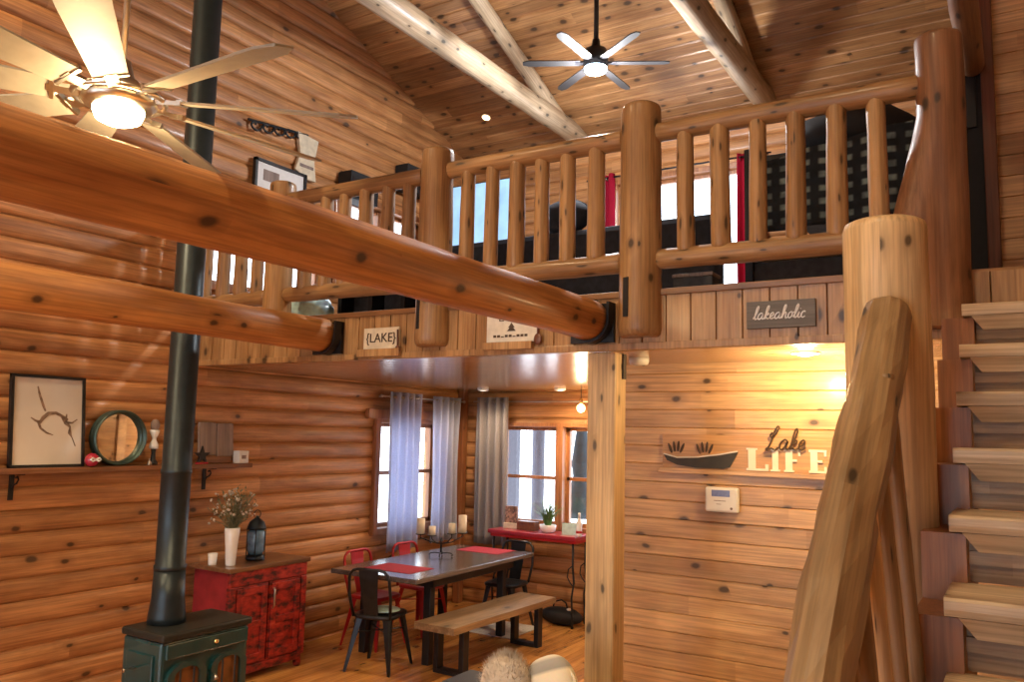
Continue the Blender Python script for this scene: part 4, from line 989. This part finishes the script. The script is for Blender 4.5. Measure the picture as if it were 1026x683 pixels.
# pendant bulb and ceiling fittings
t = thing('pendant_bulb', 'small glowing bare bulb hanging near the back window', 'lamp', (-3.80, 7.45, 2.17))
bm = bmesh.new(); bmesh.ops.create_uvsphere(bm, u_segments=18, v_segments=12, radius=.042, matrix=Matrix.Translation((0, 0, .042))); obj('bulb', bm, 'bulb', t, True)
obj('socket', LT([(.018, .08), (.02, .13), (.012, .14)], 12), 'brass', t, True); obj('cord', T([(0, 0, .13), (0, 0, ZC-2.17)], .004, 6), 'black', t)
for (x, y, lab) in ((-2.00, 4.70, 'white smoke detector on the soffit beside the square post'),):
    t = thing('smoke_detector', lab, 'smoke detector', (x, y, ZC), 0)
    obj('housing', LT([(.035, -.045), (.055, -.04), (.062, -.02), (.062, 0)], 24), 'white', t, True); obj('test_button', LT([(.008, -.05), (.01, -.044)], 10, .03, 0), 'greywood', t)
for (x, y, lab) in ((-5.0, 7.45, 'round puck light on the soffit above the grey curtain'), (-4.1, 7.55, 'round puck light on the soffit above the red console'), (-2.75, 5.88, 'added puck lamp, unseen behind the square post, brightening the dining area')):  # puck lamps brighten the dining area; the one behind the post is added unseen
    t = thing('puck_light', lab, 'lamp', (x, y, ZC), 0, 'puck lights under the loft')
    obj('housing', LT([(.05, -.028), (.06, -.02), (.062, 0)], 24), 'white', t, True); obj('lens', LT([(.01, -.032), (.045, -.027)], 24), 'bulbsoft', t, True)
    light('puck_lamp', 'SPOT', (x, y, ZC-.05), 42 if y > 7 else 150, (1, .76, .48), .05, spot_size=2.7, spot_blend=.7)
t = thing('recessed_light', 'lit recessed ceiling light over the hallway wall', 'lamp', (-1.0, 4.66, ZC))
obj('lens', LT([(.01, -.022), (.035, -.018), (.055, -.008), (.062, 0)], 28), 'downlight', t, True); bm = bmesh.new(); n = 32; tube(bm, [(.07*math.cos(2*PI*i/n), .07*math.sin(2*PI*i/n), -.003) for i in range(n+1)], .007, 6, False); obj('trim_ring', bm, 'white', t, True)
yy = 7.3
t = thing('roof_downlight', 'small lit round light in the dark ceiling boards left of the tie log', 'lamp', (-4.955, yy, roofz(yy)-.002)); t.rotation_euler = (-math.atan(.36), 0, 0)
obj('lens', LT([(.04, -.008), (.04, -.002)], 20), 'bulb', t); bm = bmesh.new(); n = 24; tube(bm, [(.05*math.cos(2*PI*i/n), .05*math.sin(2*PI*i/n), -.004) for i in range(n+1)], .006, 6, False); obj('trim_ring', bm, 'white', t, True)

# ------------------------------------------------------------------ hallway wall: sign, ledge, thermostat
HW = 5.15
t = thing('lake_sign', 'wooden LAKE LIFE sign with a dark canoe on the hallway wall', 'sign', (-1.46, HW-.016, 1.745))
W0, W1 = -.555, .62
obj('backing', B(W0, W1, 0, .014, 0, .22), 'signwood', t)
poly = [(W0+u*1.16, v) for u, v in ((.01, .088), (.09, .065), (.21, .072), (.33, .092), (.43, .115), (.415, .08), (.385, .02), (.35, .008), (.20, .008), (.09, .022), (.03, .05))]
obj('canoe', PR(poly, 'Y', -.012, .001), 'canoe', t)
obj('canoe_rim', T([(W0+u*1.16, -.013, v) for u, v in ((.01, .092), (.09, .070), (.21, .077), (.33, .097), (.43, .120))], .005, 6), 'white', t)
for cx, mt in ((W0+.095, 'sprig'), (W0+.285, 'sprig')):
    bm = bmesh.new()
    for du, h, l in ((-.042, .03, -.35), (-.014, .055, -.12), (.014, .06, .12), (.040, .035, .4)):
        c = Vector((cx+du, .115+h*.45)); pts = [(c.x+.0075*math.cos(q)*math.cos(l)+.034*math.sin(q)*math.sin(l), c.y+.034*math.sin(q)*math.cos(l)-.0075*math.cos(q)*math.sin(l)) for q in [2*PI*i/12 for i in range(12)]]
        prism(bm, pts, 'Y', -.008, .001)
    obj('cattails', bm, 'darkink', t)
def slab_letter(x0, x1, rects):
    bm = bmesh.new(); w_ = x1-x0
    for (a, b, c, d) in rects: box(bm, x0+a*w_, x0+b*w_, -.006-.0012*rects.index((a, b, c, d)), .001, .007+c*.137, .007+d*.137)
    o = obj('letters', bm, 'whiteletter', t)
slab_letter(-.004, .131, [(.08, .42, 0, 1), (0, .5, .92, 1), (0, 1, 0, .1), (.86, 1, 0, .3)])
slab_letter(.143, .200, [(.18, .82, 0, 1), (0, 1, .92, 1), (0, 1, 0, .08)])
slab_letter(.224, .322, [(.08, .5, 0, 1), (0, 1, .9, 1), (.86, 1, .7, 1), (0, .6, 0, .08), (.5, .78, .46, .56)])
slab_letter(.369, .470, [(.08, .48, 0, 1), (0, 1, .9, 1), (.86, 1, .72, 1), (0, 1, 0, .1), (.86, 1, 0, .28), (.48, .78, .46, .56)])
bm, wd = script_word('Lake', .060, .0058); shift(bm, (.12, -.022, .140)); obj('script', bm, 'darkink', t)
tag(obj('ledge', B(-.58, .66, -.02, .014, -.03, 0, bevel=.003), 'hallwall', loc=(-1.46, HW-.018, 1.745)), 'thin wooden ledge under the lake sign on the hallway wall', 'ledge')
t = thing('thermostat', 'white thermostat with a blue screen on the hallway wall', 'thermostat', (-1.615, HW-.004, 1.485))
obj('case', B(-.105, .105, -.05, 0, 0, .155, bevel=.014), 'white', t); obj('screen', B(-.06, .055, -.052, -.049, .098, .138), 'screen', t)
bm = bmesh.new(); box(bm, -.045, .03, -.052, -.049, .070, .074); box(bm, -.03, .0, -.052, -.049, .05, .053); obj('printed_lines', bm, 'greywood', t); obj('button', LT([(.008, 0), (.008, .004)], 10, .065, 0), 'greywood', t).matrix_local = Matrix.Translation((0, -.0495, .028)) @ Matrix.Rotation(PI/2, 4, 'X')

# signs along the loft fascia
FF = FY-.02
t = thing('fascia_sign', 'grey sign reading lakeaholic in white script on the loft edge', 'sign', (-.985, FF-.012, 2.488))
obj('board', B(-.165, .165, -.008, .012, 0, .135, bevel=.003), 'signgrey', t)
bm, wd = script_word('lakeaholic', .031, .0035); shift(bm, (-wd/2-.008, -.010, .045)); obj('script', bm, 'porcelain', t)
t = thing('fascia_sign', 'small cream LAKE sign on the loft edge left of the second railing post', 'sign', (-3.53, FF-.012, 2.47))
obj('board', B(-.15, .15, -.006, .012, 0, .14, bevel=.003), 'cream', t)
text('letters', '{LAKE}', .085, 'darkink', t, (0, -.008, .045), (PI/2, 0, 0), .002)
bm = bmesh.new(); tube(bm, [(.145, -.015, .12), (.150, -.015, .0)], .006, 6); bmesh.ops.create_uvsphere(bm, u_segments=12, v_segments=8, radius=1, matrix=Matrix.Translation((.15, -.015, -.01)) @ Matrix.Diagonal((.024, .008, .03, 1))); obj('paddle', bm, 'darktrim', t, True)
obj('ledge', B(-.19, .17, -.03, .012, -.05, 0, bevel=.003), 'fascia', t)
t = thing('fascia_sign', 'white sign with a small tree emblem on the loft edge under the nearer beam', 'sign', (-2.53, FF-.012, 2.477))
obj('board', B(-.175, .175, -.006, .012, 0, .185, bevel=.003), 'signwhite', t)
text('letters', 'LAKE', .06, 'darkink', t, (-.02, -.008, .125), (PI/2, 0, 0), .002)
bm = bmesh.new()
for i in range(9): box(bm, -.125+i*.027, -.106+i*.027, -.009, -.005, .03, .044 if i not in (2, 5) else .036)
obj('printed_line', bm, 'darkink', t)
bm = bmesh.new(); prism(bm, [(-.03, .065), (.03, .065), (.012, .085), (.022, .085), (0, .115), (-.022, .085), (-.012, .085)], 'Y', -.009, -.005); obj('emblem', bm, 'darkink', t)
bm = bmesh.new(); tube(bm, [(.185, -.015, .12), (.185, -.015, .02)], .007, 6); bmesh.ops.create_uvsphere(bm, u_segments=12, v_segments=8, radius=1, matrix=Matrix.Translation((.185, -.015, .01)) @ Matrix.Diagonal((.028, .008, .034, 1))); obj('paddle', bm, 'darktrim', t, True)
obj('ledge', B(-.19, .15, -.03, .012, -.045, 0, bevel=.003), 'fascia', t)

# ------------------------------------------------------------------ loft furniture glimpsed through the railing
t = thing('loft_sofa', 'dark sofa seen from behind through the middle railing', 'sofa', (-3.17, 5.75, ZL+.012))
obj('base', B(-1.25, 1.05, -.25, .6, .08, .42, bevel=.03), 'navy', t); obj('backrest', B(-1.25, 1.43, -.34, -.12, .08, .77, bevel=.05), 'navy', t)
for xa in (-1.4, .93): obj('armrest', B(xa, xa+.17, -.125, .6, .08, .62, bevel=.04), 'navy', t)
for s in (-1, 1):
    for y in (-.25, .5): obj('foot', B(s*1.0-.03, s*1.0+.03, y-.03, y+.03, 0, .08), 'black', t)
t = thing('television', 'television screen behind the loft sofa, its pale blue glare painted as glow', 'television', (-4.56, 6.62, ZL+.012))
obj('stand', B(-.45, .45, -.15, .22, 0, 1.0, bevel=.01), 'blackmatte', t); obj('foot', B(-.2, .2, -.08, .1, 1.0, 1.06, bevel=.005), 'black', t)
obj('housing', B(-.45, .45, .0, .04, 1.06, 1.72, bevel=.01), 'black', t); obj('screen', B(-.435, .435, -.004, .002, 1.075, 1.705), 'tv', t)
t = thing('throw_pillow', 'dark rumpled throw pillow on the loft sofa', 'pillow', (-2.98, 5.53, ZL+.855))
bm = bmesh.new(); bmesh.ops.create_uvsphere(bm, u_segments=24, v_segments=14, radius=1, matrix=Matrix.Translation((0, 0, .06)) @ Matrix.Diagonal((.22, .10, .14, 1)))
obj('cover', bm, 'navy', t, True); bm = bmesh.new(); tube(bm, [(.22*math.cos(a), 0, .06+.14*math.sin(a)) for a in [2*PI*i/30 for i in range(31)]], .006, 6, False); obj('piping', bm, 'navy', t, True)
t = thing('throw_pillow', 'red throw pillow propped behind the loft sofa', 'pillow', (-2.88, 5.88, ZL+.80)); 
bm = bmesh.new(); bmesh.ops.create_uvsphere(bm, u_segments=24, v_segments=14, radius=1, matrix=Matrix.Rotation(.3, 4, 'Y') @ Matrix.Diagonal((.12, .07, .13, 1))); obj('cover', bm, 'redcurtain', t, True)
# bunk bed
t = thing('bunk_bed', 'black metal bunk bed at the right end of the loft', 'bed', (-.86, 5.35, ZL+.012))
for (x, y) in ((-.46, -.62), (.46, -.62), (-.46, 1.25), (.46, 1.25)): obj('bed_post', B(x-.022, x+.022, y-.022, y+.022, 0, .92), 'black', t)
bm = bmesh.new()
for z in (.26, .55, .72): box(bm, -.46, .46, -.635, -.605, z-.02, z+.02)
for x in (-.46, .46):
    for z in (.26, .72): box(bm, x-.015, x+.015, -.62, 1.25, z-.02, z+.02)
obj('bed_frame', bm, 'black', t)
obj('lower_panel', B(-.44, .44, -.60, -.585, .03, .24), 'darkgrey', t)
obj('lower_mattress', B(-.44, .44, -.57, 1.2, .26, .38, bevel=.03), 'white', t); obj('upper_mattress', B(-.44, .44, -.57, 1.2, .73, .90, bevel=.03), 'darkgrey', t)
t = thing('bunk_heap', 'black rounded heap on the upper bunk', 'blanket', (-.86, 5.25, ZL+.917))
bm = bmesh.new(); bmesh.ops.create_uvsphere(bm, u_segments=24, v_segments=14, radius=1, matrix=Matrix.Translation((.05, 0, .17)) @ Matrix.Diagonal((.38, .34, .17, 1)))  # plain black heap filling the space over the upper mattress
for v in bm.verts: v.co += Vector((noise.noise(v.co*5), noise.noise(v.co*5+Vector((3, 0, 0))), 0))*.05; v.co.z = max(.004, v.co.z)
obj('heap', bm, 'blackmatte', t, True)
t = thing('plaid_blanket', 'dark plaid blanket hanging over the end of the bunk bed', 'blanket', (-.84, 4.70, ZL+.42))
bm = bmesh.new(); n, m = 30, 16; g = []
for j in range(m+1):
    g.append([])
    for i in range(n+1):
        u = i/n; zz = .42*(j/m)+.09*u*(j/m); g[-1].append(bm.verts.new((-.39+.80*u, -.05*u+.018*math.sin(u*14)+.006*math.sin(j), zz)))
for a, b in zip(g, g[1:]):
    for i in range(n): bm.faces.new((a[i], a[i+1], b[i+1], b[i]))
o = obj('cloth', bm, 'plaid', t, True); md = o.modifiers.new('s', 'SOLIDIFY'); md.thickness = .012
# crates and bag at the left
t = thing('storage_bench', 'low black slatted bench frame behind the left railing', 'bench', (-3.80, 4.62, ZL+.012))
bm = bmesh.new()
for x in (-.62, -.31, .0, .31, .60): box(bm, x-.018, x+.018, -.04, .36, 0, .27)
box(bm, -.64, .62, -.04, .36, .0, .04); box(bm, -.64, .62, -.04, .36, .245, .275); obj('frame', bm, 'black', t)
obj('back_panel', B(-.62, .60, .1, .34, .04, .24), 'darkgrey', t)
t = thing('blue_bag', 'shiny pale blue bag lying behind the slim railing post', 'bag', (-4.72, 4.50, ZL+.012))
bm = bmesh.new(); bmesh.ops.create_uvsphere(bm, u_segments=30, v_segments=20, radius=1, matrix=Matrix.Translation((0, 0, .12)) @ Matrix.Diagonal((.30, .16, .13, 1)))
for v in bm.verts: v.co += Vector((noise.noise(v.co*9), noise.noise(v.co*9+Vector((5, 0, 0))), noise.noise(v.co*9+Vector((0, 7, 0)))))*.025; v.co.z = max(0, v.co.z)
obj('bag_body', bm, 'bag', t, True); bm = bmesh.new(); tube(bm, [(-.1, 0, .2), (-.06, .02, .28), (.04, 0, .29), (.1, 0, .21)], .008, 6); obj('strap', bm, 'white', t, True)
t = thing('storage_box', 'small grey box on the loft edge under the railing nearest the stairs', 'box', (-1.50, 4.30, ZL+.012)); obj('box_body', B(-.11, .11, -.05, .08, 0, .09, bevel=.004), 'darkgrey', t); obj('lid', B(-.115, .115, -.055, .085, .09, .11, bevel=.004), 'greywood', t)
# loft curtains and wall panels
for (x, lab) in ((-3.76, 'red curtain at the left side of the loft back window'), (-2.20, 'red curtain at the right side of the loft back window')):
    c = curtain_y(-.11, .11, 0, 1.7, 0, lab, 'redcurtain', 'red loft curtains', 2, seed=x); c.location = (x, YB-.13, 3.06); c.rotation_euler = (0, 0, PI/2)
t = thing('curtain_rod', 'dark curtain rod above the loft back window', 'curtain rod', (-2.98, YB-.13, 4.72)); obj('rod', T([(-1.0, 0, 0), (1.0, 0, 0)], .010, 8), 'black', t, True)
bm = bmesh.new(); box(bm, -.9, -.88, 0, .11, -.008, .008); box(bm, .88, .9, 0, .11, -.008, .008); obj('bracket', bm, 'black', t)
for (y, z, lab) in ((5.93, 4.18, 'black box on the loft wall, left one above the railing'), (6.78, 4.50, 'black box on the loft wall, right one beside the railing post')):
    t = thing('wall_speaker', lab, 'box', (XL+.12, y, z), 0, 'black boxes on the loft wall'); obj('case', B(-.09, .09, -.20, .20, 0, .28, bevel=.01), 'blackmatte', t); obj('grille', B(.09, .095, -.18, .18, .02, .22), 'black', t)
# pictures on the upper left wall
t = thing('wall_picture', 'dark framed white picture on the upper log wall above the beam', 'picture', (XL+.05, 4.98, 3.93))
bm = bmesh.new()
for a in ((-.3, -.275, 0, .36), (.275, .3, 0, .36), (-.3, .3, 0, .025), (-.3, .3, .335, .36)): box(bm, -.01, .03, a[0], a[1], a[2], a[3])
obj('frame', bm, 'black', t); obj('print', B(0, .012, -.28, .28, .02, .34), 'porcelain', t); obj('print_detail', B(.012, .014, -.2, -.02, .18, .28), 'greywood', t)
t = thing('wall_plaque', 'cream ribbon-shaped wall plaque beside the framed picture on the upper wall', 'plaque', (XL+.04, 5.28, 4.26))
obj('board', PR([(-.13, .06), (0, 0), (.13, .0), (.10, .18), (.14, .40), (-.12, .42), (-.08, .22)], 'X', -.01, .02), 'cream', t); obj('printed_line', B(.02, .022, -.08, .09, .1, .13), 'greywood', t)
t = thing('metal_wall_art', 'dark scrolled metal ornament on the upper log wall above the picture', 'wall art', (XL+.05, 4.95, 4.48))
bm = bmesh.new()
for i in range(5): tube(bm, [(0, -.28+i*.13+.06*math.cos(a)*a/5, .1+.05*math.sin(a)*a/5+.02*i) for a in [q*.5 for q in range(14)]], .010, 6)
obj('scrolls', bm, 'iron', t, True); bm = bmesh.new(); tube(bm, [(0, -.36, .12), (0, .34, .2)], .012, 6); obj('bar', bm, 'iron', t)

# ------------------------------------------------------------------ foreground sofa back with cushions
t = thing('sofa', 'grey sofa back at the bottom edge of the view', 'sofa', (-2.1, 3.62, 0))
obj('base', B(-.22, 1.1, -.75, .1, .12, .42, bevel=.04), 'darkgrey', t); obj('backrest', B(-.22, 1.1, -.12, .1, .3, .72, bevel=.06), 'darkgrey', t)
for s in (-.17, 1.05):
    for y in (-.65, .05): obj('foot', B(s-.03, s+.03, y-.03, y+.03, 0, .12), 'black', t)
def cushion_bm(w, h, d):
    bm = bmesh.new(); n = 22; F, K = [], []
    for s, L_ in ((1, F), (-1, K)):
        for j in range(n+1):
            row = []
            for i in range(n+1):
                u, v = 2*i/n-1, 2*j/n-1; th = (max(0, 1-u**4)*max(0, 1-v**4))**.55
                pu, pv = u*(1-.07*(1-abs(v)**2)*abs(u)), v*(1-.07*(1-abs(u)**2)*abs(v))
                row.append(bm.verts.new((pu*w/2, s*d/2*th, pv*h/2)))
            L_.append(row)
    for L_ in (F, K):
        for a, b in zip(L_, L_[1:]):
            for i in range(n): bm.faces.new((a[i], a[i+1], b[i+1], b[i]))
    bmesh.ops.remove_doubles(bm, verts=bm.verts[:], dist=1e-4); return bm
t = thing('fur_cushion', 'fluffy grey-beige faux fur cushion at the bottom of the view', 'cushion', (-2.08, 3.36, .555))
cb = bmesh.new(); bmesh.ops.create_uvsphere(cb, u_segments=30, v_segments=20, radius=1)
for v in cb.verts: v.co = Vector((v.co.x*.135, v.co.y*.10, math.copysign(abs(v.co.z)**.85, v.co.z)*.185+.185))
pts = [(v.co.copy(), v.normal.copy()) for v in cb.verts]; cb.normal_update(); fs = [(f.calc_center_median(), f.normal.copy(), [v.co.copy() for v in f.verts]) for f in cb.faces]
hb = bmesh.new(); ctr = Vector((0, 0, .19))
for c_, n_, vs in fs:
    nn = (c_-ctr).normalized()
    for q in range(6):
        p = vs[0].lerp(vs[1], rnd.random()).lerp(vs[2 if len(vs) > 2 else 1].lerp(vs[-1], rnd.random()), rnd.random())
        d = (nn+Vector((rnd.uniform(-.7, .7), rnd.uniform(-.7, .7), rnd.uniform(-.5, .8)))).normalized()*rnd.uniform(.02, .042); s = d.cross(Vector((rnd.uniform(-1, 1), .3, .5))).normalized()*.0012
        hb.faces.new([hb.verts.new(x) for x in (p-s, p+s, p+d)])
obj('cover', cb, 'pillowgrey', t, True); o = obj('fur', hb, 'pillowgrey', t); o['kind'] = 'stuff'
t = thing('striped_cushion', 'cream cushion with grey stripes beside the fur cushion', 'cushion', (-1.79, 3.38, .565)); t.rotation_euler = (math.radians(-8), math.radians(-24), math.radians(-10))
cb = bmesh.new(); bmesh.ops.create_uvsphere(cb, u_segments=36, v_segments=24, radius=1)
for v in cb.verts: v.co = Vector((math.copysign(abs(v.co.x)**.7, v.co.x)*.145, v.co.y*.085, math.copysign(abs(v.co.z)**.72, v.co.z)*.20+.19))
obj('cover', cb, 'pillowcream', t, True)
bm = bmesh.new(); 
for s in (-1, 1): tube(bm, [(s*.10, 0, .03), (s*.146, 0, .11), (s*.148, 0, .19), (s*.146, 0, .27), (s*.10, 0, .35)], .006, 6)
obj('piping', bm, 'cream', t, True)
t = thing('side_table', 'black metal side table edge at the bottom left of the fur cushion', 'table', (-2.60, 3.95, 0))
obj('top', B(-.22, .2, -.2, .2, .535, .56, bevel=.004), 'black', t)
for sx in (-.2, .18):
    for sy in (-.18, .18): obj('leg', B(sx-.012, sx+.012, sy-.012, sy+.012, 0, .535), 'black', t)

# ------------------------------------------------------------------ light
light('fan_lamp', 'POINT', (F1[0], F1[1], F1[2]-.16), 26, (1, .74, .40), .08)
light('fan_lamp_down', 'SPOT', (F1[0], F1[1], F1[2]-.10), 110, (1, .70, .36), .07, spot_size=2.9, spot_blend=.5)
light('loft_fan_lamp', 'POINT', (F2[0], F2[1], F2[2]-.17), 210, (.95, .95, .95), .09)
light('hall_lamp', 'POINT', (-1.0, 4.66, ZC-.13), 40, (1, .70, .34), .05)
for (x, y) in ((-4.6, 1.0), (-4.6, -1.2), (-1.2, .8), (-1.2, -1.2)):  # four added lamps above the view, brightening the lower walls and floor
    z = roofz(y)
    t = thing('roof_downlight', 'added unseen round lamp above the view, brightening the living room', 'lamp', (x, y, z-.002), 0, 'added lamps over the living room'); t.rotation_euler = (math.atan(.36), 0, 0)
    obj('lens', LT([(.06, -.008), (.06, -.002)], 20), 'downlight', t); bm = bmesh.new(); n = 24; tube(bm, [(.07*math.cos(2*PI*i/n), .07*math.sin(2*PI*i/n), -.004) for i in range(n+1)], .007, 6, False); obj('trim_ring', bm, 'white', t, True)
    light('added_living_lamp', 'SPOT', (x, y, z-.06), 430 if x < -3 else 270, (1, .72, .40), .06, spot_size=2.3, spot_blend=.6)
light('pendant_lamp', 'POINT', (-3.80, 7.45, 2.12), 22, (1, .7, .35), .04)
light('roof_lamp', 'SPOT', (-4.955, 7.29, roofz(7.3)-.05), 6, (1, .8, .5), .04, spot_size=2.0, spot_blend=.5)
w = bpy.data.worlds.new('World'); bpy.context.scene.world = w; w.use_nodes = True; nt = w.node_tree
bg = nt.nodes['Background']; tc = N(nt, 'ShaderNodeTexCoord'); sp = N(nt, 'ShaderNodeSeparateXYZ'); nt.links.new(tc.outputs['Generated'], sp.inputs[0])
nt.links.new(ramp(nt, mth(nt, 'ADD', mth(nt, 'MULTIPLY', sp.outputs[2], .5), .5), [(.3, (.9, .93, 1)), (.5, (.84, .91, 1)), (.75, (.62, .80, 1))]), bg.inputs[0]); bg.inputs[1].default_value = 5.2

# ------------------------------------------------------------------ camera
f_px = 821.265
yaw, pit, rol = math.radians(31.925), math.radians(6.369), math.radians(1.3214)
fw = Vector((-math.sin(yaw)*math.cos(pit), math.cos(yaw)*math.cos(pit), math.sin(pit))); rt = Vector((math.cos(yaw), math.sin(yaw), 0)); up = rt.cross(fw)
r2 = rt*math.cos(rol)+up*math.sin(rol); u2 = -rt*math.sin(rol)+up*math.cos(rol)
cam = bpy.data.cameras.new('Camera'); co = bpy.data.objects.new('Camera', cam); C.objects.link(co)
cam.sensor_fit = 'HORIZONTAL'; cam.sensor_width = 36; cam.lens = 36*f_px/1026; cam.clip_start = .05
mw = Matrix.Identity(4)
for i in range(3): mw[i][0], mw[i][1], mw[i][2] = r2[i], u2[i], -fw[i]
mw[0][3], mw[1][3], mw[2][3] = 0, 0, 1.95
co.matrix_world = mw
sc = bpy.context.scene; sc.camera = co
sc.view_settings.view_transform = 'Standard'; sc.view_settings.look = 'None'; sc.view_settings.exposure = 0; sc.view_settings.gamma = 1; sc.view_settings.use_curve_mapping = False
sc.cycles.max_bounces = 8
